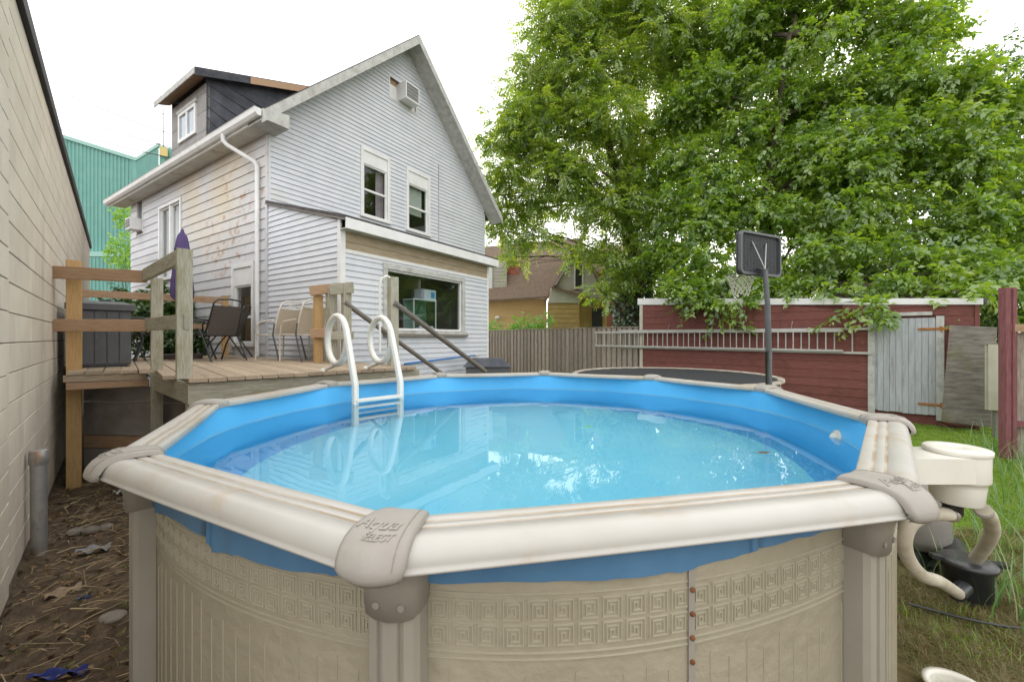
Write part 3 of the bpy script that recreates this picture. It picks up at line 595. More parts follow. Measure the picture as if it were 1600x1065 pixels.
for i in range(9):
    rows.append([efr.p(1.72 + .75*j/14, 1.858 + (.02+.13*math.exp(-((j-8-1.5*math.sin(i))/4.5)**2))*math.sin(math.pi*i/8)**.6*(1+.25*math.sin(j*2.1+i)), -.3+.2*i/8) for j in range(15)])
MB().grid(rows).build('cloth', mat('towel', (.62, .58, .66), (.32, .25, .50), 7, .9, lo=.55, hi=.6), ck)
yt = efs('yellow_tin', 'small yellow tin standing on the shelf behind the gate post', 'tin', 1.18, 2.35, -.5)
MB().lathe(efr.p(1.18, 2.35, -.5), [(.06, 0), (.06, .15), (.055, .16)], 14).build('tin_body', mat('tin', (.55, .40, .12), None), yt)
efr.part('shelf', whitetrim, yt, 1.0, 1.72, 2.32, 2.348, -.65, -.35)
# window air conditioners
def aircon(name, label, pl, a0, a1, z0, z1, o):
    t = thing(name, label, 'air conditioner', tuple(pl.p((a0+a1)/2, z0, o/2)))
    pl.part('casing', whitetrim, t, a0, a1, z0, z1, -.1, o)
    pl.part('grille_panel', greypl, t, a0+.03, a1-.03, z0+.04, z1-.03, o+.001, o+.004)
    n = int((z1-z0-.08)/.03)
    for i in range(n): pl.part('louvre', whitetrim if i % 3 == 0 else greytrim, t, a0+.035, a1-.035, z0+.045+i*.03, z0+.053+i*.03, o+.0045, o+.012)
aircon('air_conditioner', 'white window air conditioner under the gable peak', gab, 3.2, 3.66, GV[2]+.02, GV[3]-.06, .3)
aircon('air_conditioner', 'small white air conditioner near the far end of the side wall', side, 6.98, 7.4, 4.8, 5.12, .28)
blp = thing('pool_pole', 'blue telescopic pole lying against the extension wall', 'pole', tuple(efr.p(2.5, 1.29, .06)))
MB().tube([efr.p(1.3, 1.235, .06), efr.p(2.7, 1.29, .06)], .018, 8).build('tube', bluepole, blp); MB().tube([efr.p(2.7, 1.29, .06), efr.p(3.45, 1.325, .06)], .014, 8).build('inner_tube', bluepole, blp); MB().tube([efr.p(3.45, 1.325, .06), efr.p(3.6, 1.33, .06)], .02, 8).build('end_grip', whiteplastic, blp)

# ------------------------------------------------------------------ deck
DZK = 1.35
P0, P1, PD, P3 = V(-4.93, 4.40, 0), V(-4.33, 4.77, 0), V(-2.92, 3.65, 0), V(-1.2, 5.31, 0)
PE, PH, PK, PW = E0 + V(-.03, -.05, 0), H0 + V(-.03, -.05, 0), H0 + hs*1.75 - hg*.06, V(-.66 - .978*7.05, 7.05, 0)
poly = [P0, P1, PD, P3, PE, PH, PK, PW]
deck = thing('timber_deck', 'raised weathered timber deck with railings and steps beside the house', 'deck', (-3.5, 5.6, 0))
fd = (P3 - PD).normalized(); nd = V(-fd.y, fd.x, 0)
k = -16
for k in range(-16, 18):
    c = PD + fd*(k*.145 + .07); ts = []
    for i in range(len(poly)):
        a, b = poly[i], poly[(i+1) % len(poly)]; e = b - a; den = nd.x*e.y - nd.y*e.x
        if abs(den) < 1e-6: continue
        d = a - c; t = (d.x*e.y - d.y*e.x)/den; u = (d.x*nd.y - d.y*nd.x)/den
        if 0 <= u < 1: ts.append(t)
    ts.sort()
    for t0, t1 in zip(ts[0::2], ts[1::2]):
        if t1 - t0 < .12: continue
        jz = random.uniform(-.002, .002)
        segs = [(t0-.02, t1)] if t1 - t0 < 3.2 else [(t0-.02, t0+1.9+.4*(k % 2)), (t0+1.905+.4*(k % 2), t1)]
        for q0, q1 in segs:
            plank('deck_board', deckwood, deck, c + nd*q0 + V(0,0,DZK-.018+jz), c + nd*q1 + V(0,0,DZK-.018+jz), .138, .036)
def joist(a, b, z0, z1, m=deckwood, name='rim_joist', th=.04):
    plank(name, m, deck, a + V(0,0,(z0+z1)/2), b + V(0,0,(z0+z1)/2), th, z1-z0)
joist(PD + nd*.05, P3 + nd*.05, DZK-.24, DZK-.045, greywood); joist(P1 + V(.05,.06,0), PD + V(-.02,.06,0), DZK-.24, DZK-.045, greywood); joist(P3 + V(-.04,.04,0), PE + V(.05,-.1,0), DZK-.24, DZK-.045, greywood)
joist(P0 + V(.02,.03,0), P1 + V(.0,.03,0), DZK-.115, DZK-.04, deckwood); joist(P0 + V(.03,.05,0), P1 + V(0,.05,0), DZK-.2, DZK-.12, railwood)
for k in range(1, 5): joist(PD + nd*(.1+.75*k) + fd*.1, PD + nd*(.1+.75*k) + fd*1.9, DZK-.2, DZK-.05, oldgrey, 'joist')
def post(a, z0, z1, m, w=.095, name='post', top=None):
    t = Vector(top) if top is not None else Vector((a.x, a.y, 0)); 
    return plank(name, m, deck, V(a.x, a.y, z0), V(t.x, t.y, z1), w, w, up=nd)
pl_ = W(116, 600, 4.72); pl_.z = 0; post(pl_, -.1, 2.62, newwood, .125)
pm_ = W(245, 570, 4.78); pm_.z = 0; post(pm_, -.1, 2.42, greywood, .11)
pc_ = PD + nd*.12 - fd*.02; tp_ = W(288, 390, 3.72); post(pc_, DZK+.0, tp_.z, greywood, .115, top=tp_); post(PD + nd*.2 + fd*.05, -.1, DZK-.05, greywood, .1)
for k in (1.0, 2.0): post(PD + nd*.3 + fd*k, -.1, DZK-.05, greywood, .1)
def rail(a, b, w=.04, h=.14, m=railwood, name='rail'):
    d = (b - a); return plank(name, m, deck, a, b, w, h, up=(0, 0, 1))
rail(W(82, 425, 4.55), W(229, 432.5, 4.68)); rail(W(86, 508, 4.55), W(232, 508.5, 4.68))
rail(W(226, 430, 4.66), W(283, 400, 3.68), m=greywood); rail(W(230, 507, 4.66), W(292, 502, 3.68), m=greywood)
pb_ = H0 + hs*1.45 - hg*.16
rail(V(PW.x+.05, PW.y-.02, 2.5), V(pb_.x, pb_.y-.05, 2.5), h=.13); rail(V(PW.x+.05, PW.y-.02, 1.95), V(pb_.x, pb_.y-.05, 1.95), h=.1)
post(pb_, DZK, 2.6, newwood, .11)
# gate posts by the steps
PA, PB = V(-2.42, 5.98, 0), V(-1.62, 5.5, 0)
q = W(497, 500, 6.15); post(q, DZK, EYE + (HZ-461)/F_PX*6.15, newwood, .11); rail(W(485, 455, 6.05), W(521, 450, 6.05), h=.14, w=.05); rail(W(486, 520, 6.05), W(522, 521, 6.05), h=.13, w=.05)
q = W(518, 500, 6.1); post(q, DZK-.2, EYE + (HZ-448)/F_PX*6.1, greywood, .13); q = W(541, 500, 6.0); post(q, DZK-.2, EYE + (HZ-444)/F_PX*6.0, greywood, .115)
rail(W(516, 452, 5.95), W(552, 449, 5.95), m=greywood, h=.16, w=.04); rail(W(516, 524, 5.95), W(552, 524, 5.95), m=greywood, h=.12, w=.04)
post(PB, DZK-.25, EYE + (HZ-433)/F_PX*PB.y, greywood, .115)
hk = MB(); b0 = PB + V(-.02, -.06, 2.53); hk.tube([b0, b0 + V(-.03,-.03,.02), b0 + V(-.09,-.05,-.01), b0 + V(-.12,-.05,-.1), b0 + V(-.12,-.05,-1.0)], .016, 8); hk.build('hanging_hose', ladderplastic, deck)
for (px, py, Y, px2, py2) in ((538, 472, 5.93, 692, 582), (616, 473, 5.44, 757, 580)):
    a = W(px, py, Y); b = a + hg*2.05; b.z = EYE - (py2 - HZ)/F_PX*b.y; plank('handrail', oldgrey, deck, a, b, .085, .06, up=(0, 0, 1), ch=.018)
for k in range(5):
    c = (PA+PB)/2 + hg*(.35+.3*k); z = DZK - .22*(k+1); sdv = -hs
    plank('stair_tread', deckwood, deck, c + hs*.42 + V(0,0,z), c - hs*.42 + V(0,0,z), .28, .036)
for o in (.46, -.46): plank('stair_stringer', greywood, deck, (PA+PB)/2 + hs*o + hg*.1 + V(0,0,DZK-.15), (PA+PB)/2 + hs*o + hg*2.0 + V(0,0,.1), .04, .24)
# boarding under the deck
for i, (z0_, z1_) in enumerate(((.1, .36), (.37, .52), (.53, .93), (.94, 1.13))):
    plank('skirt_board', mat('skirt plywood %d' % i, (.20, .18, .16), (.31, .285, .26), 3, .9, bump=.3, bscale=12, stain=[((.09, .08, .07), 3, (1, 1, 1), .6, .68, .8)]) if i != 1 else railwood, deck, V(-5.3, 5.02, (z0_+z1_)/2), V(-2.6, 4.75, (z0_+z1_)/2), .03, z1_-z0_)

# deck furniture
wa, wb = WN.copy(), WD.copy()
db = thing('deck_box', 'dark grey plastic storage box standing against the block wall railing', 'storage box', (-4.95, 5.3, DZK))
c0 = V(-4.97, 5.30, DZK)
def dbp(a, b, z): return c0 - wa*a + wb*b + V(0, 0, z)
def dbox(m, a0, a1, b0, b1, z0, z1): return m.hexa([dbp(a1,b0,z0), dbp(a0,b0,z0), dbp(a0,b1,z0), dbp(a1,b1,z0), dbp(a1,b0,z1), dbp(a0,b0,z1), dbp(a0,b1,z1), dbp(a1,b1,z1)])
dbox(MB(), .015, .57, .015, 1.1, .03, .72).build('body', greypl, db)
for k in range(5): dbox(MB(), .02+k*.112, .02+k*.112+.102, 0, .014, .05, .71).build('front_panel', greypl, db)
m = MB(); dbox(m, -.02, .6, -.03, 1.14, .725, .80); m.hexa([dbp(.58,-.01,.80), dbp(0,-.01,.80), dbp(0,1.12,.80), dbp(.58,1.12,.80), dbp(.5,.08,.84), dbp(.08,.08,.84), dbp(.08,1.04,.84), dbp(.5,1.04,.84)]); m.build('lid', greypl, db)
dbox(MB(), .06, .52, .03, 1.05, 0, .029).build('plinth', blackpl, db)

def chair_black():
    t = thing('patio_chair', '', 'chair'); z = 0
    w = .27
    for sx in (-1, 1):
        # one rear leg running up into the back, one front leg, an armrest
        MB().tube([(sx*w, -.34, 0), (sx*w, -.1, .40), (sx*w, -.02, .5)], .013, 8).build('rear_leg', blackpl, t, local=True)
        MB().tube([(sx*w, .34, 0), (sx*w, .22, .25), (sx*w, .02, .52)], .013, 8).build('front_leg', blackpl, t, local=True)
        MB().tube([(sx*(w+.01), .30, .63), (sx*(w+.01), .1, .64), (sx*(w+.01), -.17, .62)], .014, 8).build('armrest', blackpl, t, local=True)
        MB().tube([(sx*w, .26, .40), (sx*(w+.01), .3, .52), (sx*(w+.01), .30, .63)], .012, 8).build('arm_support', blackpl, t, local=True)
    fr = MB(); pts = [(-.24, -.12, .40), (-.23, -.22, .68), (-.22, -.31, .92), (-.17, -.335, .975), (0, -.345, .99), (.17, -.335, .975), (.22, -.31, .92), (.23, -.22, .68), (.24, -.12, .40)]
    fr.tube(pts, .013, 8); fr.build('back_frame', blackpl, t, local=True)
    rows = []
    for k in range(5):
        f = k/4; rows.append([(x*.22, -.13-.17*f + .02*(1-x*x)*-1, .42+.46*f) for x in (-1, -.5, 0, .5, 1)])
    MB().grid([[Vector(p) for p in r] for r in rows]).build('back_sling', slingm, t, local=True)
    rows = [[Vector((x*.24, -.13+.43*f, .415 + .02*f - .018*(1-x*x))) for x in (-1, -.5, 0, .5, 1)] for f in (0, .33, .66, 1)]
    MB().grid(rows).build('seat', slingm, t, local=True)
    sf = MB(); sf.tube([(-.25, -.13, .41), (-.25, .3, .43), (.25, .3, .43), (.25, -.13, .41)], .013, 8, closed=True); sf.build('seat_frame', blackpl, t, local=True)
    return t
pc0 = chair_black()
spots = [((-4.83, 6.62), 66, 'dark sling patio chair nearest the leaning rail post, back to the steps'),
         ((-5.33, 7.58), 110, 'dark sling patio chair beside the lower side window of the house'),
         ((-6.35, 6.75), -75, 'dark sling patio chair behind the rail between the storage box and table')]
for i, ((x, y), a, lb) in enumerate(spots):
    o = pc0 if i == 0 else copy_tree(pc0)
    o.location = (x, y, DZK); o.rotation_euler = (0, 0, R(a)); tag(o, lb, 'chair', 'dark patio chairs round the table')
pt = thing('patio_table', 'low dark patio table with a rectangular top under the purple umbrella', 'table', (-5.78, 6.95, DZK))
tq = Plane(V(-5.78, 6.95, DZK), V(.72, .69, 0), V(-.69, .72, 0))
tq.part('tabletop', greypl, pt, -.55, .55, .68, .70, -.4, .4)
for sa in (-1, 1):
    for sb in (-1, 1): MB().tube([tq.p(sa*.5, .68, sb*.35), tq.p(sa*.42, .35, sb*.28), tq.p(sa*.52, 0, sb*.37)], .016, 8).build('leg', blackpl, pt)
um = thing('patio_umbrella', 'closed purple patio umbrella on a dark pole beside the house wall', 'umbrella', (-5.95, 7.3, DZK))
ub = V(-5.95, 7.3, DZK)
MB().tube([ub + V(0,0,.05), ub + V(0,0,2.3)], .024, 10).build('pole', blackpl, um)
MB().lathe(ub, [(.3, 0), (.3, .05), (.26, .085), (.06, .1), (.045, .3), (.0, .3)], 24).build('base', mat('umbrella base', (.075, .05, .042), None, rough=.6), um)
rows = []
for k in range(15):
    f = k/14; z = 1.02 + 1.28*f
    rr = .145*(1-f)**.45 + .015 if f > .1 else .12+.03*f/.1
    rows.append([ub + V(rr*(1+.22*math.sin(t*8+f*1.5))*math.cos(t), rr*(1+.22*math.sin(t*8+f*1.5))*math.sin(t), z + (.1*math.sin(t*2+.6) if k == 0 else 0)) for t in [2*math.pi*j/32 for j in range(32)]])
MB().grid(rows, closed=True).build('canopy', purplecl, um)
MB().lathe(ub + V(0,0,1.95), [(.105, 0), (.118, .01), (.115, .03), (.10, .04)], 24).build('strap', purplecl, um)
MB().lathe(ub + V(0,0,2.29), [(.03, 0), (.02, .04), (0, .06)], 10).build('finial', purplecl, um)

def chair_beige():
    t = thing('folding_chair', '', 'chair')
    for sx in (-1, 1):
        w = .25*sx
        MB().tube([(w, -.3, 0), (w, -.15, .42), (w, -.19, .6)], .013, 8).build('rear_leg', greypl, t, local=True)
        MB().tube([(w, .28, 0), (w, .27, .42), (w*1.06, .22, .56), (w*1.06, .14, .63), (w*1.06, -.05, .65), (w*1.06, -.17, .66)], .013, 8).build('front_leg_and_arm', creamfr, t, local=True)
    fr = MB(); fr.tube([(-.24, -.14, .42), (-.23, -.24, .75), (-.2, -.29, .92), (-.12, -.31, .97), (.12, -.31, .97), (.2, -.29, .92), (.23, -.24, .75), (.24, -.14, .42)], .014, 8); fr.build('back_frame', creamfr, t, local=True)
    MB().grid([[Vector((x*.21, -.14-.13*f, .44+.4*f)) for x in (-1, 0, 1)] for f in (0, .5, 1)]).build('back_sling', beigesl, t, local=True)
    MB().tube([(-.2, -.285, .85), (-.08, -.3, .88), (0, -.3, .93), (.08, -.3, .88), (.2, -.285, .85)], .012, 6).build('back_ornament', creamfr, t, local=True)
    MB().grid([[Vector((x*.23, -.14+.41*f, .42-.015*(1-x*x))) for x in (-1, 0, 1)] for f in (0, .5, 1)]).build('seat', beigesl, t, local=True)
    MB().tube([(-.24, -.15, .415), (-.24, .27, .425), (.24, .27, .425), (.24, -.15, .415)], .012, 8, closed=True).build('seat_frame', creamfr, t, local=True)
    return t
bc0 = chair_beige()
for i, (x, y, a, lb) in enumerate(((-3.92, 6.86, 66, 'beige sling chair nearest the downspout, along the extension wall'), (-3.35, 6.55, 60, 'beige sling chair half hidden behind the wooden gate post'))):
    o = bc0 if i == 0 else copy_tree(bc0)
    o.location = (x, y, DZK); o.rotation_euler = (0, 0, R(a)); tag(o, lb, 'chair', 'beige chairs along the extension wall')
bn = thing('storage_bin', 'dark grey covered bin at the foot of the deck steps', 'bin', (-.55, 8.6, 0))
MB().hexa([V(-.9,8.3,0), V(-.1,8.4,0), V(-.15,8.95,0), V(-.95,8.85,0), V(-.95,8.3,1.12), V(-.05,8.4,1.12), V(-.1,9,1.12), V(-1,8.9,1.12)]).build('body', greypl, bn)
MB().hexa([V(-1.0,8.25,1.125), V(0,8.36,1.125), V(-.05,9.05,1.125), V(-1.05,8.95,1.125), V(-.85,8.4,1.29), V(-.2,8.48,1.29), V(-.25,8.9,1.29), V(-.9,8.8,1.29)]).build('lid', rollroof, bn)

# ------------------------------------------------------------------ pool
ZR = EYE - .45
pix = [(242,705),(630,806),(1333,746),(1357,653),(1190,606),(1015,589),(850,582.5),(690,585.5),(518,599),(345,629)]
PV = []
for (px, py) in pix:
    y = .45*F_PX/(py-HZ); PV.append(V((px-800)/F_PX*y, y, 0))
PC = sum(PV, V(0,0,0))/10
ang = [math.atan2((p-PC).y, (p-PC).x) for p in PV]; rad = [(p-PC).length for p in PV]
ang = [a if a >= ang[0]-1e-6 else a + 2*math.pi for a in ang]
AX = np.array([ang[-1]-2*math.pi] + ang + [ang[0]+2*math.pi]); RX = np.array([rad[-1]] + rad + [rad[0]])
def rw(t):
    while t < AX[1]: t += 2*math.pi
    while t >= AX[-1]: t -= 2*math.pi
    i = int(np.searchsorted(AX, t, side='right'))-1; f = (t-AX[i])/(AX[i+1]-AX[i]); f = f*f*(3-2*f)
    return RX[i]*(1-f) + RX[i+1]*f
def wp(t, o, z): r = rw(t) + o; return V(PC.x + r*math.cos(t), PC.y + r*math.sin(t), z)
pool = thing('above_ground_pool', 'round above ground pool with cream resin rim, beige embossed wall and blue liner', 'swimming pool', (PC.x, PC.y, 0))
N = 160
TT = [AX[1] + 2*math.pi*i/N for i in range(N)]
q = MB(); q.grid([[wp(t, o, z) for t in TT] for o, z in ((0, -.05), (0, .02), (0, .6), (0, ZR-.02))], closed=True); q.build('wall', wallm, pool)
WZ = EYE - .655
q = MB(); q.grid([[wp(t, -.012, z) for t in TT] for z in (ZR-.015, WZ+.05, WZ, .6, .2)], closed=True); q.grid([[wp(t, o, z) for t in TT] for o, z in ((-.012, .2), (-.06, .1), (-.15, .06))], closed=True); q.build('liner', linerm, pool)
q = MB(); rows = [[wp(t, -.15-k*.5, .06) if k < 4 else V(PC.x, PC.y, .055) for t in TT] for k in range(5)]; q.grid(rows, closed=True); q.build('floor', floorlitm, pool)
q = MB(); q.grid([[wp(t, -.0135, z) for t in TT] for z in (WZ-.004, WZ+.012+.0)], closed=True); q.build('scum_line', mat('scum line', (.22, .50, .72), (.12, .45, .78), 3, .6), pool)
# water surface
q = MB(); q.add([wp(t, -.013, WZ) for t in TT], [tuple(range(N))]); q.build('water', waterm, None, kind='structure')
# top rails
C18 = math.cos(R(18)); T18 = math.tan(R(18))
prof = [(.004,-.035), (0,-.03), (0,-.003), (.004,0), (.036,0), (.039,-.004), (.044,-.004), (.047,0), (.072,.001), (.075,-.003), (.08,-.003), (.083,.002), (.115,.003)]
prof += [(.115+.046*math.sin(R(a)), -.043+.046*math.cos(R(a))) for a in range(12, 91, 13)] + [(.161,-.052), (.165,-.054), (.165,-.060), (.155,-.062), (.15,-.05)]
for k in range(10):
    a, b = PV[k], PV[(k+1) % 10]; e = (b-a).normalized(); n = V(e.y, -e.x, 0)
    if n.dot((a+b)/2-PC) < 0: n = -n
    rows = []
    for j in range(9):
        f = j/8; base = a.lerp(b, f)
        sag = .004*math.sin(math.pi*f)
        rows.append([base + n*o + e*((f-.5)*2*o*T18*.98) + V(0, 0, ZR+z-sag) for o, z in prof])
    q = MB(); q.grid(rows); ro = q.build('top_rail', railm, pool); ro.data.materials.append(groovem); mi_ = [1 if (i % (len(prof)-1)) in (4, 5, 6, 8, 9, 10) else 0 for i in range(len(ro.data.polygons))]; ro.data.polygons.foreach_set('material_index', mi_)
# post caps with lettering, brackets, uprights
cpf = [(-.012,-.03), (-.014,-.004), (-.002,.010), (.03,.017), (.07,.019), (.11,.017), (.138,.008), (.158,-.008), (.170,-.028), (.175,-.046), (.170,-.062), (.155,-.068)]
cl = [0]
for i in range(1, len(cpf)): cl.append(cl[-1] + math.hypot(cpf[i][0]-cpf[i-1][0], cpf[i][1]-cpf[i-1][1]))
def cprof(s):
    s = max(0, min(cl[-1], s)); i = max(1, int(np.searchsorted(cl, s))); f = (s-cl[i-1])/(cl[i]-cl[i-1])
    return tuple(cpf[i-1][j]*(1-f)+cpf[i][j]*f for j in (0, 1))
def capw(s):
    f = s/cl[-1]; return .054 + .026*math.sin(min(1, f*1.25)*math.pi/2) - (.018*max(0, (f-.82)/.18)**2)
def cappt(k, x, s, lift=0):
    er_ = (PV[k]-PC).normalized(); et = V(-er_.y, er_.x, 0); a, z = cprof(s); w = capw(s)
    r = a/C18*1.03 - (math.sqrt(x*x+.02**2)-.02)*T18*.95
    h = (1-min(1, abs(x)/w)**3)*.008
    a2, z2 = cprof(s+.004); nr, nz = -(z2-z), (a2-a); l = math.hypot(nr, nz) or 1; nr, nz = nr/l, nz/l
    if nz < 0 and s < .03: nr, nz = -1, 0
    return PV[k] + er_*(r + nr*(h+lift)) + et*x + V(0, 0, ZR + z + nz*(h+lift))
def text_mesh(body, size, shear, ext_):
    cu = bpy.data.curves.new('lettering', 'FONT'); cu.body = body; cu.size = size; cu.shear = shear; cu.extrude = ext_; cu.align_x = 'CENTER'; cu.resolution_u = 3; cu.offset = .0004
    ob = bpy.data.objects.new('lettering', cu); COL.objects.link(ob); bpy.context.view_layer.update()
    me = ob.evaluated_get(bpy.context.evaluated_depsgraph_get()).to_mesh(); vs = [v.co.copy() for v in me.vertices]; fs = [tuple(p.vertices) for p in me.polygons]
    bpy.data.objects.remove(ob); bpy.data.curves.remove(cu); return vs, fs
TXA, TXB = text_mesh('Aqua', .05, .35, .0025), text_mesh('SELECT', .021, .3, .002)
for k in range(10):
    q = MB(); rows = []
    ns = 26; nx = 15
    for i in range(ns+1):
        s = cl[-1]*i/ns; w = capw(s); row = []
        for j in range(nx+1):
            x = w*(2*j/nx-1); row.append(cappt(k, x, s))
        lip = []
        for sg, pt in ((-1, row[0]), (1, row[-1])):
            a_, z_ = cprof(s); lip.append(cappt(k, sg*w*.985, s, -.016))
        rows.append([lip[0]] + row + [lip[1]])
    q.grid(rows); 
    # groove line across the cap
    cap = q.build('post_cap', capm, pool)
    q = MB()
    for xx in (.045,): q.tube([cappt(k, capw(cl[-1]*i/20)*.72, cl[-1]*i/20, .0005) for i in range(1, 18)], .0012, 5)
    q.build('cap_seam', bracketm, cap)
    if k in (0, 1, 2, 3):
        for (vs, fs), y0, x0 in ((TXA, .160, -.012), (TXB, .188, .006)):
            q = MB(); q.add([cappt(k, v.x+x0, y0 - v.y, max(0, v.z)+.0004) for v in vs], fs); q.build('lettering', capm, cap)
    er_ = (PV[k]-PC).normalized(); et = V(-er_.y, er_.x, 0); b0 = PV[k]
    def bp(x, r, z): return b0 + er_*r + et*x + V(0, 0, z)
    # upright: fluted channel
    hw = .066; pr2 = [(-hw, .0), (-hw, .05), (-hw+.01, .066), (-.034, .072), (-.03, .064), (-.022, .064), (-.018, .074), (.018, .074), (.022, .064), (.03, .064), (.034, .072), (hw-.01, .066), (hw, .05), (hw, .0)]
    q = MB(); q.grid([[bp(x, r, z) for x, r in pr2] for z in (-.06, .5, ZR-.06)], smooth=False); up_ = q.build('upright', postm, pool)
    prb = [(-1, .0), (-1, .6), (-.86, .9), (-.5, 1.0), (0, 1.04), (.5, 1.0), (.86, .9), (1, .6), (1, .0)]
    q = MB(); rows = []
    for z, ww, rr in ((ZR-.20, .066, .076), (ZR-.198, .070, .084), (ZR-.13, .071, .090), (ZR-.09, .074, .105), (ZR-.06, .080, .130), (ZR-.045, .084, .142)):
        rows.append([bp(x*ww, r*rr, z - .012*(1-x*x)*(z < ZR-.185) ) for x, r in prb])
    q.grid(rows); br_ = q.build('bracket', bracketm, pool)
    for sx in (-.026, .036):
        q = MB(); c = bp(sx, .087, ZR-.17); q.tube([c + er_*-.004, c + er_*.0045], .0085, 14); q.build('screw_cover', bracketm, br_)
# embossed key pattern on the near wall
t0, t1 = ang[0]-.15, ang[3]+.1
q = MB(); Rm = 2.16; cell = .0625
sp_ = [(0,0),(0,1),(1,1),(1,0),(.2,0),(.2,.8),(.8,.8),(.8,.2),(.4,.2),(.4,.6),(.6,.6),(.6,.42)]
def ridge(q, s0, z0, s1, z1, w=.0042, h=.0027):
    ds, dz = s1-s0, z1-z0; l = math.hypot(ds, dz); 
    if l < 1e-6: return
    ex_, ez = ds/l*w*.5, dz/l*w*.5; px, pz = -dz/l*w/2, ds/l*w/2
    pts = [(s0-ex_-px, z0-ez-pz), (s1+ex_-px, z1+ez-pz), (s1+ex_+px, z1+ez+pz), (s0-ex_+px, z0-ez+pz)]
    def P(s, z, o): return wp(t0 + s/Rm, o, z)
    cx = sum(p[0] for p in pts)/4; cz = sum(p[1] for p in pts)/4
    base = [P(s, z, -.001) for s, z in pts]; top = [P(cx+(s-cx)*(1-.0) + (-.0), z + (cz-z)*.0, h) for s, z in [(a + (-px*.45 if i in (2,3) else px*.45), b + (-pz*.45 if i in (2,3) else pz*.45)) for i, (a, b) in enumerate(pts)]]
    q.add(base + top, [(4,5,6,7), (0,1,5,4), (1,2,6,5), (2,3,7,6), (3,0,4,7)])
nc = int((t1-t0)*Rm/cell); ZK = EYE - .765
for r in range(2):
    for c in range(nc):
        ox, oz = c*cell + .007, ZK + r*cell + .007; sc = cell*.78; fl = (c + r) % 2
        pts = [((1-x if fl else x)*sc+ox, z*sc+oz) for x, z in sp_]
        for (a, b), (c2, d2) in zip(pts[:-1], pts[1:]): ridge(q, a, b, c2, d2)
for zz in (ZK-.012, ZK-.028, ZK+2*cell+.01):
    for c in range(nc): ridge(q, c*cell, zz, (c+1)*cell, zz, .0045, .003)
for c in range(nc):
    ztop = ZK - .05 - .05*random.random(); ridge(q, c*cell, .02, c*cell, ztop, .0028, .0018)
q.build('embossed_pattern', ridgem, pool)
# liner overhang
def px2t(px):
    best = None
    for i in range(400):
        t = t0 + (t1-t0)*i/400; p = wp(t, 0, 1)
        e = abs(800+F_PX*p.x/p.y-px)
        if best is None or e < best[0]: best = (e, t)
    return best[1]
keys = [(238, 775), (250, 800), (262, 806), (330, 838), (336, 862), (372, 868), (450, 888), (520, 900), (560, 903), (690, 910), (850, 911), (960, 903), (1060, 893), (1160, 868), (1180, 855), (1260, 838), (1318, 822)]
rows_t, rows_b = [], []
for i in range(len(keys)-1):
    (x0, y0), (x1, y1) = keys[i], keys[i+1]
    for j in range(6):
        f = j/6; x, y = x0+(x1-x0)*f, y0+(y1-y0)*f; t = px2t(x); p = wp(t, .01, 1); z = EYE - (y-HZ)/F_PX*p.y
        o = .010 + .006*math.sin(i*2.3+j*.7); z = min(z, ZR-.045)
        rows_t.append(t); rows_b.append((o, z))
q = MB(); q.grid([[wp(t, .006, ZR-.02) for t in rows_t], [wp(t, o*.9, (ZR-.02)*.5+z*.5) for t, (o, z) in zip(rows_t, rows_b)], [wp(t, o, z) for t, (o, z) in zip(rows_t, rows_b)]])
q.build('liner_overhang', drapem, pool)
# wall seam with rusty bolts
t = px2t(1077); sm_ = MB(); rows = [[wp(t+dx/Rm, o, z) for dx, o in ((-.009, .002), (-.009, .006), (.009, .006), (.009, .002))] for z in (0, ZR-.03)]; sm_.grid(rows, smooth=False); seam = sm_.build('wall_seam', mat('seam strip', (.28, .25, .22), None, rough=.5), pool)
for i in range(10):
    z = ZR - .2 - i*.062; c = wp(t, .006, z); e = (c - V(PC.x, PC.y, z)).normalized(); MB().tube([c, c+e*.006, c+e*.009], [.0065, .006, .002], 8).build('seam_bolt', boltm, seam)
# wall screw label
# return fitting on the far right wall
c = None
for i in range(300):
    t = ang[3] - .1 + .9*i/300; p = wp(t, -.02, WZ+.06)
    if 800+F_PX*p.x/p.y < 1308: break
p = wp(t, -.014, EYE - (683-HZ)/F_PX*p.y); e = (V(PC.x, PC.y, p.z)-p).normalized()
q = MB(); q.tube([p, p+e*.012, p+e*.014], [.05, .048, .03], 20); q.tube([p+e*.012, p+e*.03, p+e*.045], [.03, .028, .012], 16); q.build('return_fitting', whiteplastic, pool)
# skimmer on the outside wall
SK = V(2.335, 2.125, 0); ZS = EYE - .585
ms = (PV[2]*.18 + PV[3]*.82); mo = (SK - ms); mo.z = 0
q = MB(); q.lathe(SK + V(0,0,ZS), [(.096,-.27), (.10,-.265), (.108,-.18), (.108,-.155), (.121,-.15), (.123,-.14), (.123,-.01), (.121, 0)], 32); sk = q.build('skimmer', whiteplastic, pool)
q = MB(); d = mo.normalized(); s_ = V(-d.y, d.x, 0); ms = ms + d*.075
q.hexa([ms + s_*-.10 + V(0,0,ZS-.14), SK - d*.04 + s_*-.118 + V(0,0,ZS-.14), SK - d*.04 + s_*.118 + V(0,0,ZS-.14), ms + s_*.10 + V(0,0,ZS-.14), ms + s_*-.10 + V(0,0,ZS-.014), SK - d*.04 + s_*-.118 + V(0,0,ZS-.014), SK - d*.04 + s_*.118 + V(0,0,ZS-.014), ms + s_*.10 + V(0,0,ZS-.014)]); q.build('skimmer_throat', whiteplastic, sk)
MB().lathe(SK + V(0,0,ZS), [(.128,-.012), (.130,-.008), (.130,.008), (.125,.013), (.09,.015), (.03,.016), (.025,.012), (0,.012)], 32).build('skimmer_lid', whiteplastic, sk)
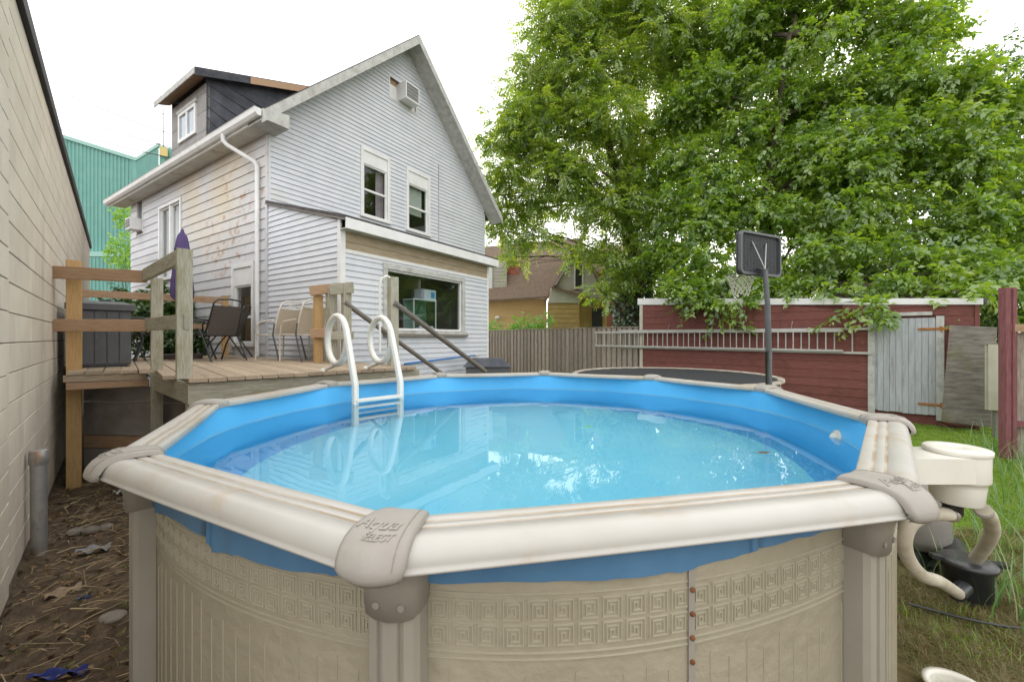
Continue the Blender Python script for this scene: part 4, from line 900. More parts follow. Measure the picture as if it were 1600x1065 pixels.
MB().lathe(SK + V(-.02,0,ZS-.34), [(.035,0), (.04,.005), (.04,.05), (.05,.055), (.05,.072)], 16).build('drain_plug', blackpl, sk)

# hoses, pump, filter
def smooth_path(pts, n=8):
    out_ = []; P_ = [pts[0]] + list(pts) + [pts[-1]]
    for i in range(1, len(P_)-2):
        p0, p1, p2, p3 = [Vector(x) for x in P_[i-1:i+3]]
        for j in range(n):
            t = j/n; out_.append(.5*((2*p1)+(p2-p0)*t+(2*p0-5*p1+4*p2-p3)*t*t+(3*p1-p0-3*p2+p3)*t**3))
    out_.append(Vector(pts[-1])); return out_
PB_ = V(3.02, 2.68, 0)
h1 = tag(MB().tube(smooth_path([W(1488, 803, 2.12), W(1455, 803, 2.1), W(1425, 815, 2.1), W(1413, 840, 2.12), W(1418, 870, 2.16), W(1440, 898, 2.22), W(1468, 908, 2.32), PB_ + V(-.24, -.16, .13)], 8), .034, 14).build('pool_hose', hosem, None), 'dirty cream hose looping from the skimmer down to the pump inlet', 'hose', 'pool hoses')
rib = [2.0 + .0*i for i in range(3)]
h2 = tag(MB().tube(smooth_path([W(1536, 795, 2.1), W(1546, 808, 2.2), W(1550, 830, 2.35), W(1540, 852, 2.5), W(1525, 872, 2.62)], 8), .034, 14).build('pool_hose', hosem, None), 'dirty cream hose curving behind the skimmer onto the pump top', 'hose', 'pool hoses')
pu = thing('pool_pump', 'black pool pump on the grass below the skimmer', 'pump', tuple(PB_))
q = MB(); q.lathe(PB_, [(.11, .02), (.115, .03), (.115, .20), (.13, .21), (.13, .23)], 28); q.build('strainer_body', blackpl, pu)
MB().lathe(PB_ + V(0,0,.23), [(.14, 0), (.145, .012), (.13, .028), (.09, .036), (0, .04)], 28).build('strainer_lid', mat('pump lid', (.04, .04, .042), None, rough=.3, spec=.5), pu)
for a in (160, 340): 
    d = V(math.cos(R(a)), math.sin(R(a)), 0); MB().bar(PB_ + d*.13 + V(0,0,.245), PB_ + d*.19 + V(0,0,.25), .05, .025).build('lid_handle', blackpl, pu)
MB().tube([PB_ + V(.1,.15,.14), PB_ + V(.32,.4,.14)], [.085, .08], 20).build('motor', blackpl, pu)
MB().hexa([PB_+V(-.14,-.12,0), PB_+V(.2,-.05,0), PB_+V(.4,.45,0), PB_+V(.1,.5,0), PB_+V(-.13,-.11,.025), PB_+V(.19,-.04,.025), PB_+V(.39,.44,.025), PB_+V(.11,.49,.025)]).build('base_plate', blackpl, pu)
MB().tube([PB_+V(-.14,-.1,.13), PB_+V(-.26,-.17,.13)], [.045, .04], 14).build('inlet_collar', blackpl, pu)
MB().tube(smooth_path([PB_ + V(.3,.38,.12), PB_ + V(.42,.3,.03), PB_ + V(.3,-.05,.03), PB_ + V(.05,-.3,.03), PB_ + V(-.2,-.28,.03), PB_ + V(-.5,-.1,.03)], 6), .008, 6).build('power_cord', blackpl, pu)
for hh_, ends in ((h1, (W(1488, 803, 2.12), W(1460, 803, 2.1))), (h2, (W(1536, 797, 2.11), W(1545, 806, 2.19)))):
    a_, b_ = ends; d_ = (b_-a_).normalized(); MB().tube([a_, a_+d_*.02], .038, 14).build('hose_clamp', galv, hh_)
ft = thing('filter_tank', 'grey pool filter tank partly hidden behind the pool corner', 'filter', (3.12, 3.12, 0))
fl_ = V(3.12, 3.12, 0)
MB().lathe(fl_ + V(0,0,.12), [(.08, 0), (.17, .03), (.19, .1), (.19, .42), (.17, .5), (.08, .56), (.06, .62), (0, .62)], 28).build('tank', tankgrey, ft); MB().lathe(fl_, [(.12, 0), (.12, .03), (.08, .125)], 20).build('stand', blackpl, ft)
sb = thing('skimmer_basket', 'white plastic basket lying on the straw in the near corner', 'basket', (2.12, 1.92, 0))
q = MB(); c = V(2.08, 1.88, .05)
q.lathe(c, [(.085,-.07), (.105,.03), (.125,.035), (.125,.045), (.1,.045), (.098,.03), (.08,-.06), (0,-.06)], 28); q.build('bowl', whiteplastic, sb)
pc2 = thing('pool_ladder', 'white plastic pool ladder with round looped handrails hooked over the far rim', 'ladder', (-1.56, 4.02, 0))
lq, la = V(-.71, .70, 0), V(.70, .71, 0)
for i, off_ in enumerate((0, .5)):
    b = V(-1.56, 4.02, 0) + la*off_; pts = [b + V(0,0,.12), b + V(0,0,ZR-.02), b + lq*.03 + V(0,0,ZR+.06)]
    cx, cz, rr = .44, EYE-.02, .255
    for a in range(28, 28+350, 12):
        aa = R(a); pts.append(b + lq*(cx - rr*math.cos(aa)*1.0 - .0) + V(0, 0, cz + rr*math.sin(aa)))
    pts[3:3] = []
    # straight flank meets the loop tangentially at its near side
    up_ = MB(); up_.tube(pts[:3] + pts[3:], .034, 12); lr = up_.build('handrail', ladderplastic, pc2)
    for gg in (-.018, .018):
        q = MB(); q.tube([p + la*gg*1.0 + lq*-.028 for p in pts[:4]], .008, 6); q.build('rail_groove', ladderplastic, lr)
    f0 = b + lq*(cx-.0) + V(0, 0, cz-rr); MB().tube([f0, f0 + lq*.1 + V(0,0,-.03), b + lq*.78 + V(0,0,DZK+.01)], .02, 8).build('deck_bracket', ladderplastic, pc2); MB().lathe(b + lq*.78 + V(0,0,DZK), [(.05, 0), (.05, .012), (.03, .03)], 14).build('flange', ladderplastic, pc2)
for z in (WZ+.03, WZ-.24, WZ-.5, WZ-.76):
    b = V(-1.56, 4.02, z); plank('tread', ladderplastic, pc2, b, b + la*.5, .09, .03)
for k, (px, py) in enumerate(((919, 667), (1193, 708))):
    y = .652*F_PX/(py-HZ); p = W(px, py, y); p.z = WZ + .006
    m_ = MB(); m_.add([p+V(-.045,0,0), p+V(0,-.022,.002), p+V(.05,.005,.004), p+V(.005,.026,.002)], [(0,1,2,3)]); m_.add([p+V(-.09,.003,0), p+V(-.045,-.003,.0), p+V(-.045,.003,.001)], [(0,1,2)])
    tag(m_.build('floating_leaf', mat('leaf %d' % k, ((.10, .32, .06), (.10, .07, .03))[k], None), None), ('single green leaf floating on the pool water', 'small dark leaf floating near the right of the pool')[k], 'leaf')

# ------------------------------------------------------------------ shed, back fence, ladder
shp = Plane(V(8.66, 7.5, 0), V(-.69, .724, 0), V(-.724, -.69, 0)); SLN = 6.8
shed = thing('garden_shed', 'long maroon sided shed with a white roof edge and a grey plank door', 'shed', (8.66, 7.5, 0))
def fz(a): return 2.34 + .059*a
# carcass with sloping top
MB().hexa([shp.p(0,-.05,-.02), shp.p(SLN,-.05,-.02), shp.p(SLN,-.05,-3), shp.p(0,-.05,-3), shp.p(0,fz(0),-.02), shp.p(SLN,fz(SLN),-.02), shp.p(SLN,fz(SLN),-3), shp.p(0,fz(0),-3)]).build('carcass', shedred, shed)
DO = (.5, 1.46, .2, 2.12)
siding(shp, shed, 'siding_board', shedred, lambda z: (max(.0, (z-2.34)/.059), SLN-.06), .06, 2.70, .19, .014, [(DO[0]-.06, DO[1]+.06, .0, DO[3]+.05)], seam=3.0)
shp.part('corner_trim', creamm, shed, SLN-.06, SLN+.04, 0, fz(SLN), -.02, .03); shp.part('corner_trim', shedred, shed, -.01, .05, 0, 2.34, -.02, .03)
for i, (a0_, a1_) in enumerate(((-.05, 2.3), (2.305, 4.6), (4.605, SLN+.1))):
    m_ = MB(); m_.hexa([shp.p(a0_,fz(a0_),.04), shp.p(a1_,fz(a1_),.04), shp.p(a1_,fz(a1_),.0), shp.p(a0_,fz(a0_),.0), shp.p(a0_,fz(a0_)+.115+.011*a0_,.04), shp.p(a1_,fz(a1_)+.115+.011*a1_,.04), shp.p(a1_,fz(a1_)+.115+.011*a1_,0), shp.p(a0_,fz(a0_)+.115+.011*a0_,0)]); m_.build('roof_edge', whitetrim, shed)
MB().hexa([shp.p(-.1,fz(0)+.01,.0), shp.p(SLN+.12,fz(SLN)+.01,.0), shp.p(SLN+.12,fz(SLN)+.1,-3.2), shp.p(-.1,fz(0)+.1,-3.2), shp.p(-.1,fz(0)+.12,-.01), shp.p(SLN+.12,fz(SLN)+.2,-.01), shp.p(SLN+.12,fz(SLN)+.3,-3.2), shp.p(-.1,fz(0)+.25,-3.2)]).build('roof', shingle, shed)
dr = link('door', shp.box(MB(), DO[0]+.02, DO[1]-.02, DO[2]+.02, DO[3]-.02, -.015, .012).mesh('door', OFF['garden_shed']), doorgrey, shed); 
npl = 9; wpl = (DO[1]-DO[0]-.12)/npl
for i in range(npl):
    a = DO[0]+.06+i*wpl; shp.part('door_plank', doorgrey, dr, a+.003, a+wpl-.003, DO[2]+.0+random.uniform(0,.02), DO[3], .012, .030+random.uniform(-.002,.002))
for a0_, a1_ in ((DO[0]-.06, DO[0]+.05), (DO[1]-.02, DO[1]+.09)): shp.part('door_post', greytrim, shed, a0_, a1_, .12, DO[3]+.03, .0, .04)
shp.part('door_lintel', greytrim, shed, DO[0]+.1, DO[1]+.0, DO[3]+.05, DO[3]+.12, .0, .05)
for z in (DO[2]+.22, DO[3]-.22):
    m_ = MB(); shp.box(m_, DO[0]-.13, DO[0]+.3, z-.022, z+.022, .042, .048); shp.box(m_, DO[0]-.04, DO[0]+.0, z-.05, z+.05, .04, .052); m_.build('hinge', rusty, dr)
MB().tube([shp.p(DO[1]-.02, 1.25, .04), shp.p(DO[1]-.02, 1.25, .07), shp.p(DO[1]-.02, 1.17, .075)], .014, 8).build('padlock', galv, dr)
def post_(a): pass
py_ = thing('plywood_sheet', 'weathered grey plywood sheet with mossy edge leaning on the shed corner', 'plywood', tuple(W(1505, 660, 7.55)))
MB().hexa([W(1470,658,7.47), W(1548,667,7.15), W(1550,666,7.19), W(1472,657,7.51), W(1484,508,7.57), W(1557,511,7.27), W(1558,511,7.31), W(1486,508,7.61)]).build('sheet', plym, py_)
cb = thing('cream_panel', 'narrow cream panel standing between the plywood and the maroon fence post', 'panel', tuple(W(1554, 690, 6.9)))
rows = [[W(1544+22*i/8, y, 6.95) + V(0, -.08*math.sin(math.pi*i/8), 0) for i in range(9)] for y in (640, 538)]; m_ = MB(); m_.grid(rows); m_.grid([[p + V(0, .05, 0) for p in r] for r in rows]); m_.grid([rows[1], [p + V(0,.05,0) for p in rows[1]]]); m_.build('shell', creamm, cb)
m_ = MB(); m_.bar(W(1555, 640, 6.95), W(1555, 690, 6.95), .05, .05); m_.build('stand', oldgrey, cb)

fen = thing('board_fence', 'grey board-on-board timber fence between the house and the shed', 'fence', tuple(shp.p(10.5, 0)))
a = 6.93; i = 0
FZ = EYE + .32
while a < 15:
    h = FZ + random.uniform(-.015, .01); 
    plank('fence_board', fencewood, fen, shp.p(a+.07, .05, -.02), shp.p(a+.07+random.uniform(-.006,.006), h, -.02), .135, .02, up=tuple(shp.n)); 
    plank('fence_board', fencewood, fen, shp.p(a+.165, .05, -.075), shp.p(a+.165, h-.01, -.075), .135, .02, up=tuple(shp.n)); a += .192
for k in range(3): plank('cap_rail', fencewood, fen, shp.p(6.9+k*2.7, FZ+.02, -.05), shp.p(6.9+k*2.7+2.69, FZ+.02+.02*(k == 0), -.05), .12, .03)
for z in (.4, 1.7): plank('fence_rail', fencewood, fen, shp.p(6.9, z, -.12), shp.p(15, z, -.12), .04, .09)
for a in (7.0, 9.4, 11.8, 14.2): plank('fence_post', fencewood, fen, shp.p(a, -.1, -.19), shp.p(a, FZ-.02, -.19), .09, .09, up=tuple(shp.n))

eld = thing('extension_ladder', 'long aluminium extension ladder hung sideways along the shed and fence', 'ladder', tuple(shp.p(4.9, 1.65, .08)))
for (a0_, a1_, z0_, z1_, o) in ((1.5, 7.5, 1.40, 1.915, .085), (1.95, 8.4, 1.44, 1.875, .135)):
    for z in (z0_, z1_): plank('rail', alum, eld, shp.p(a0_, z, o), shp.p(a1_, z+.03, o), .03, .05)
    a = a0_ + .3
    while a < a1_ - .05:
        f = (a-a0_)/(a1_-a0_)*.03; MB().tube([shp.p(a, z0_+f, o), shp.p(a, z1_+f, o)], .014, 6, caps=False).build('rung', alum, eld); a += .3048
for a in (2.9, 5.9): MB().tube([shp.p(a, 2.12, .02), shp.p(a, 1.98, .1), shp.p(a, 1.94, .18)], .006, 6).build('hanging_hook', galv, eld)
# maroon fence on the right boundary
pf = thing('maroon_fence', 'maroon fence post with tan boards at the right edge', 'fence', tuple(W(1574, 715, 5.8)))
p = W(1574, 715, 5.8); plank('post', purplem, pf, V(p.x, p.y, -.05), V(p.x, p.y, 2.44), .15, .1, up=(0, 1, 0)); plank('post_face', purplem, pf, V(p.x+.03, p.y-.06, -.05), V(p.x+.03, p.y-.06, 2.42), .06, .02, up=(0, 1, 0))
dd = V(.80, -.6, 0)
plank('rail', railwood, pf, V(p.x, p.y-.02, 1.86), V(p.x, p.y-.02, 1.86) + dd*2.6, .05, .11); plank('rail', purplem, pf, V(p.x, p.y+.03, .5), V(p.x, p.y+.03, .5) + dd*2.6, .05, .09)
for k in range(16):
    b = V(p.x+.14, p.y-.02, 0) + dd*(k*.155); plank('board', purplem if k % 3 == 1 else fencewood, pf, b + V(0,0,.03), b + V(0,0,1.80), .135, .02, up=(.6, .8, 0))

# ------------------------------------------------------------------ trampoline and hoop
TC = V(3.5, 9.0, 0); TR_ = 2.1; TZ = EYE - .82
tr = thing('trampoline', 'round black trampoline with a pale worn edge behind the pool', 'trampoline', (TC.x, TC.y, 0))
MB().lathe(TC + V(0,0,TZ), [(0, -.03), (1.0, -.025), (2.06, 0)], 48).build('jump_mat', matblack, tr)
MB().tube([TC + V(TR_*math.cos(t), TR_*math.sin(t), TZ) for t in [2*math.pi*k/64 for k in range(64)]], .028, 8, closed=True).build('frame_ring', galv, tr)
for k in range(8):
    q = MB(); rows = []
    for j in range(9):
        t = 2*math.pi*(k + j/8*.985)/8; rows.append([TC + V(r*math.cos(t), r*math.sin(t), TZ+z+.004*math.sin(j*3+k)) for r, z in ((2.02, .004), (2.04, .02), (2.10, .028), (2.135, .018), (2.14, -.025))])
    q.grid(rows); q.build('edge_pad', padm if k in (0, 1, 2, 3, 7, 6) else padm, tr)
for k in range(4):
    t = math.pi/4 + k*math.pi/2
    for s_ in (-.25, .25): MB().tube([TC + V(2.05*math.cos(t+s_), 2.05*math.sin(t+s_), TZ-.03), TC + V(2.05*math.cos(t+s_), 2.05*math.sin(t+s_), .02)], .022, 8).build('leg', galv, tr)
    MB().tube([TC + V(2.05*math.cos(t-.25), 2.05*math.sin(t-.25), .03), TC + V(2.05*math.cos(t+.25), 2.05*math.sin(t+.25), .03)], .022, 8).build('foot_bar', galv, tr)
HP = V(4.36, 6.87, 0)
hoop = thing('basketball_hoop', 'black portable basketball hoop seen from behind, above the trampoline', 'basketball hoop', tuple(HP))
ZB = EYE + (HZ-397)/F_PX*6.9
MB().tube([HP + V(0,0,.1), HP + V(0,0,1.5), HP + V(-.02,0,1.52)], .05, 14).build('lower_pole', poledark, hoop); MB().tube([HP + V(0,0,1.5), HP + V(-.02,.0,2.3)], .047, 14).build('middle_pole', poledark, hoop); MB().tube([HP + V(-.02,0,2.3), HP + V(-.05,.02,ZB-.28)], .04, 14).build('upper_pole', poledark, hoop)
MB().hexa([HP+V(-.5,-.35,0), HP+V(.35,-.35,0), HP+V(.35,.35,0), HP+V(-.5,.35,0), HP+V(-.42,-.28,.16), HP+V(.28,-.28,.16), HP+V(.28,.28,.16), HP+V(-.42,.28,.16)]).build('base_tank', blackpl, hoop)
th = R(26); bx = V(math.cos(th), math.sin(th), 0); bnn = V(-math.sin(th), math.cos(th), 0)
BC = W(1197, 396, 6.98) + bnn*.12
def bp_(a, z, o): return BC + bx*a + bnn*o + V(0, 0, z)
bw_, bh_ = .56, .37
def rr_loop(w, h, r, n=5):
    o_ = []
    for cx, cz, a0 in ((w-r, h-r, 0), (-w+r, h-r, 90), (-w+r, -h+r, 180), (w-r, -h+r, 270)):
        for j in range(n+1): t = R(a0+90*j/n); o_.append((cx+r*math.cos(t), cz+r*math.sin(t)))
    return o_
lo_ = rr_loop(bw_, bh_, .09); li_ = rr_loop(bw_-.04, bh_-.04, .06)
m_ = MB(); m_.add([bp_(a, z, 0) for a, z in lo_], [tuple(range(len(lo_)))]); m_.add([bp_(a, z, .045) for a, z in lo_], [tuple(range(len(lo_)-1, -1, -1))]); m_.grid([[bp_(a, z, o) for a, z in lo_] for o in (0, .045)], closed=True, smooth=False); bd = m_.build('backboard', boardpl, hoop)
m_ = MB(); m_.grid([[bp_(a, z, o) for a, z in l] for l, o in ((lo_, .03), (lo_, -.05), (li_, -.05), (li_, -.001))], closed=True, smooth=False); m_.build('board_rim', poledark, bd)
m_ = MB()
for i in range(23): m_.bar(bp_(-.44+i*.04, -.32, -.006), bp_(-.44+i*.04, .32, -.006), .006, .012, up=tuple(bnn))
for i in range(16): m_.bar(bp_(-.44, -.31+i*.041, -.005), bp_(.44, -.31+i*.041, -.005), .006, .010, up=tuple(bnn))
m_.build('rib_grid', poledark, bd)
tp = HP + V(-.05, .02, ZB-.28)
for a in (-.22, .16): MB().tube([tp + V(0,0,.02), bp_(a, .2, -.02)], .011, 8).build('brace', galv, hoop)
MB().bar(tp + V(0,0,-.05), bp_(-.02, -.30, -.02), .1, .14).build('board_bracket', poledark, hoop)
RC = bp_(-.0, -.30, .34) 
RR = .23
MB().tube([RC + V(RR*math.cos(t), RR*math.sin(t), 0) for t in [2*math.pi*k/28 for k in range(28)]], .01, 8, closed=True).build('rim', poledark, hoop)
MB().bar(RC - bnn*RR, bp_(0, -.30, .04), .1, .03).build('rim_arm', poledark, hoop)
m_ = MB(); nn = 12
for k in range(nn):
    for sg in (1, -1):
        pts = []
        for j in range(7):
            t = 2*math.pi*(k + sg*j*.5)/nn; r = [.225, .215, .195, .17, .15, .135, .125][j]; pts.append(RC + V(r*math.cos(t), r*math.sin(t), -.01-.062*j - (.03*math.sin(k*2.2) if j > 4 else 0)))
        m_.tube(pts, .006, 4, caps=False)
m_.build('net', netm, hoop)

# ------------------------------------------------------------------ buildings beyond
tb = thing('teal_building', 'tall teal corrugated metal building beyond the block wall', 'building', tuple(W(150, 560, 26)))
def corrug(name, m, parent, x0, x1, ytop0, ytop1, ybot0, ybot1, Y0, Y1, pitch=.24, dep=.05):
    a0, a1 = W(x0, ybot0, Y0), W(x1, ybot1, Y1); b0_, b1_ = W(x0, ytop0, Y0), W(x1, ytop1, Y1)
    L = (V(a1.x, a1.y, 0) - V(a0.x, a0.y, 0)); n = V(L.y, -L.x, 0).normalized(); k = max(2, int(L.length/pitch)); lo, hi = [], []
    for i in range(k):
        for f, o in ((0, 0), (.55, 0), (.65, dep), (.9, dep)):
            t = min(1, (i+f)/k); lo.append(a0.lerp(a1, t) + n*o); hi.append(b0_.lerp(b1_, t) + n*o)
    MB().grid([lo, hi], smooth=False).build(name, m, parent)
for (y0, y1, yb0, yb1) in ((196, 250, 272.8, 272.8), (272.8, 272.8, 344.3, 344.3), (344.3, 344.3, 402, 402)):
    corrug('wall_sheet', teal, tb, 40, 213.5, y0, y1, yb0, yb1, 26, 26)
corrug('lower_wall', teal, tb, 60, 300, 402, 402, 640, 640, 25.4, 25.4)
MB().bar(W(60, 398, 25.7), W(300, 398, 25.7), .5, .3).build('ledge_gutter', tealtrim, tb)
MB().bar(W(40, 195, 25.9), W(213.5, 249, 25.9), .1, .22).build('roof_trim', tealtrim, tb)
MB().bar(W(213.5, 250, 26.05), W(213.5, 420, 26.05), .3, .3, up=(0,1,0)).build('corner_trim', teal, tb)
corrug('wing_wall', teal, tb, 213.5, 249, 250, 227, 420, 420, 26, 22.5); corrug('wing_front', teal, tb, 248.9, 330, 227, 250, 420, 420, 22.5, 23.5)
MB().bar(W(213.5, 249, 25.9), W(249, 226.5, 22.4), .1, .2).build('roof_trim', tealtrim, tb)
MB().hexa([W(249.5,242,22.35), W(262,246,22.4), W(262,246,22.5), W(249.5,242,22.5), W(249.5,228,22.35), W(262,232,22.4), W(262,232,22.5), W(249.5,228,22.5)]).build('yellow_panel', yellowp, tb)
an = thing('antenna_mast', 'thin metal mast standing up behind the teal building roof', 'antenna', tuple(W(255.5, 232, 23)))
MB().tube([W(255.5, 240, 23), W(255, 166, 23)], .035, 6).build('mast', galv, an); MB().bar(W(252, 178, 23), W(263, 178, 23), .03, .03).build('crossbar', galv, an)
for i, (y0, y1) in enumerate(((140, 214), (172, 232), (200, 244))):
    a, b = W(88, y0, 21), W(320, y1+12, 19); pts = [a.lerp(b, f) + V(0, 0, -.5*4*f*(1-f)*.3) for f in [j/12 for j in range(13)]]
    tag(MB().tube(pts, .02, 5).build('power_line', flash, None), ('uppermost thin power line crossing the sky beside the dormer', 'middle thin power line crossing the sky beside the dormer', 'lowest thin power line above the teal building roof')[i], 'cable', 'power lines over the teal building')

nh = thing('tan_house', 'tan stucco bungalow with brown shingle roof and red chimney beyond the fence', 'house', tuple(W(830, 590, 22)))
def quad_box(name, m, pts, d, parent=nh):   # pts: 4 front points, extruded in depth
    k = [Vector(p) for p in pts]; return MB().hexa([k[0], k[1], k[1]+V(0,d,0), k[0]+V(0,d,0), k[3], k[2], k[2]+V(0,d,0), k[3]+V(0,d,0)]).build(name, m, parent)
quad_box('stucco_wall', stucco, [W(735,585,22), W(854,585,22), W(854,466,22), W(735,472,22)], 3)
MB().hexa([W(728,473,21.6), W(905,463,21.6), W(905,376,25), W(728,392,25), W(728,470,21.6), W(905,460,21.6), W(905,372,25), W(728,388,25)]).build('roof', brownroof, nh)
# brick chimney
m0, m1 = W(791, 452, 22.9), W(811, 398, 22.9); ch = link('chimney', MB().box(m0.x+.02, m1.x-.02, 22.92, 23.5, m0.z-.6, m1.z).mesh('chimney', OFF['tan_house']), mortar, nh)
nz = int((m1.z-m0.z)/.11)
for r in range(nz):
    for c in range(3):
        w_ = (m1.x-m0.x)/3; x0 = m0.x + c*w_ + (w_/2 if r % 2 else 0)*.0; MB().box(x0+.008, x0+w_-.008, 22.9, 22.95, m0.z+r*.11+.006, m0.z+r*.11+.104).build('brick', chimbrick, ch)
MB().box(m0.x-.05, m1.x+.05, 22.86, 23.55, m0.z-.28, m0.z-.01).build('chimney_flashing', greypl, nh)
# left dormer side
quad_box('dormer_wall', paleboard, [W(770,462,22.3), W(792,452,22.3), W(792,408,22.3), W(770,412,22.3)], 2); quad_box('dormer_corner', whitetrim, [W(756,466,22.2), W(769.5,462,22.2), W(769.5,408,22.2), W(756,408,22.2)], 2)
for k in range(9): 
    z = W(0, 459-k*5.2, 22.26).z; p0_, p1_ = W(770.5, 459-k*5.2, 22.26), W(791.5, 458-k*5.2, 22.26); MB().bar(p0_, p1_, .03, .16).build('dormer_board', paleboard, nh)
# front gable
gx0, gx1, ga = W(866,456,21.9), W(946,468,21.9), W(905,378,21.9)
MB().add([gx0, gx1, ga, gx0+V(0,2.5,0), gx1+V(0,2.5,0), ga+V(0,2.5,0)], [(0,1,2), (5,4,3), (0,2,5,3), (1,4,5,2), (0,3,4,1)]).build('gable_wall', paleboard, nh)
for k in range(1, 17):
    f = k/17; p0_ = gx0.lerp(ga, f); p1_ = gx1.lerp(ga, f*((ga.z-gx0.z)/(ga.z-gx1.z)) if False else f); z = p0_.z
    t1_ = (z-gx1.z)/(ga.z-gx1.z); p1_ = gx1.lerp(ga, t1_); MB().bar(p0_ + V(.05,-.03,0), p1_ + V(-.05,-.03,0), .03, .15).build('gable_board', paleboard, nh)
for s0 in (gx0 + V(-.5,0,-.5), gx1 + V(.35,0,-.6)): MB().hexa([s0+V(0,-.35,-.12), ga+V(0,-.35,.02), ga+V(0,2.5,.02), s0+V(0,2.5,-.12), s0+V(0,-.35,.06), ga+V(0,-.35,.2), ga+V(0,2.5,.2), s0+V(0,2.5,.06)]).build('gable_roof', brownroof, nh)
wn = link('window', MB().bar(W(904, 451, 21.8), W(904, 399, 21.8), .5, .1, up=(0,1,0)).mesh('window', OFF['tan_house']), whitetrim, nh); MB().bar(W(904, 447.5, 21.72), W(904, 402, 21.72), .34, .04, up=(0,1,0)).build('pane', blackpl, wn)
# lean-to with tan boards
quad_box('porch_wall', tanwood, [W(857,580,21.3), W(905,580,21.3), W(905,473,21.3), W(857,473,21.3)], .6)
for k in range(12): MB().bar(W(857.5, 479+k*7.3, 21.28), W(904.5, 479+k*7.3, 21.28), .03, .22).build('porch_board', tanwood, nh)
quad_box('porch_gable_board', paleboard, [W(857,473,21.2), W(906,473,21.2), W(906,457,21.2), W(862,449,21.2)], .6)
MB().hexa([W(862,451,21.0), W(948,474,21.0), W(948,474,22), W(862,451,22), W(862,447,21.0), W(948,469,21.0), W(948,469,22), W(862,447,22)]).build('porch_roof', brownroof, nh)
quad_box('recess_wall', tanwood, [W(906,580,21.9), W(948,580,21.9), W(948,470,21.9), W(906,466,21.9)], .4)
for k in range(10): MB().bar(W(906.5, 484+k*7.6, 21.88), W(946, 484+k*7.6, 21.88), .03, .2).build('recess_board', tanwood, nh)
MB().bar(W(933, 540, 21.75), W(933, 482, 21.75), .55, .08, up=(0,1,0)).build('recess_window', blackpl, nh)
MB().lathe(W(777.5, 496, 21.95), [(.02,-.1), (.14,-.06), (.16,0), (.12,.06), (0,.1)], 16).build('wall_vent', whitetrim, nh)
MB().tube([W(868, 446, 20.9), W(892, 406, 20.9)], .06, 6).build('service_mast', oldgrey, nh)
rb = thing('brick_house', 'dark red brick house half hidden behind the ivy covered trunk', 'house', tuple(W(970, 570, 27)))
MB().hexa([W(928,600,27), W(1003,600,27), W(1003,600,31), W(928,600,31), W(928,420,27), W(1003,424,27), W(1003,424,31), W(928,420,31)]).build('wall', redbrick, rb)
MB().hexa([W(922,424,26.7), W(1010,428,26.7), W(1000,392,30), W(930,388,30), W(922,419,26.7), W(1010,423,26.7), W(1000,386,30), W(930,383,30)]).build('roof', brownroof, rb)
MB().bar(W(1000, 470, 26.9), W(1000, 440, 26.9), .5, .1, up=(0,1,0)).build('window', blackpl, rb)

# ------------------------------------------------------------------ foliage
def leaf_object(name, m, parent, base, ldir, lnorm, ln, wd_, tone, fold=.18, kind=None):
    n = len(base); ldir = ldir/np.linalg.norm(ldir, axis=1, keepdims=True)
    sd_ = np.cross(ldir, lnorm); sd_ /= np.maximum(1e-6, np.linalg.norm(sd_, axis=1, keepdims=True)); nn_ = np.cross(sd_, ldir)
    ln = ln[:, None]; wd_ = wd_[:, None]
    mid = base + ldir*ln*.45; tip = base + ldir*ln - nn_*ln*.12
    l_ = mid + sd_*wd_*.5 + nn_*wd_*fold; r_ = mid - sd_*wd_*.5 + nn_*wd_*fold
    vs = np.stack([base, l_, tip, r_], 1).reshape(-1, 3)
    if parent is not None: vs = vs - np.array(OFF[parent.name])
    i0 = np.arange(n)*4; lp = np.stack([i0, i0+2, i0+1, i0, i0+3, i0+2], 1).reshape(-1)
    me = bpy.data.meshes.new(name); me.vertices.add(n*4); me.vertices.foreach_set('co', vs.astype(np.float32).ravel())
    me.loops.add(n*6); me.loops.foreach_set('vertex_index', lp.astype(np.int32)); me.polygons.add(n*2)
    me.polygons.foreach_set('loop_start', (np.arange(n*2)*3).astype(np.int32))
    at = me.attributes.new('tone', 'FLOAT', 'FACE'); at.data.foreach_set('value', np.repeat(tone, 2).astype(np.float32))
    me.update(calc_edges=True); me.materials.append(m)
    o = link(name, me, None, parent)
    if kind: o['kind'] = kind
    return o
def unit(v): return v/np.maximum(1e-9, np.linalg.norm(v, axis=1, keepdims=True))
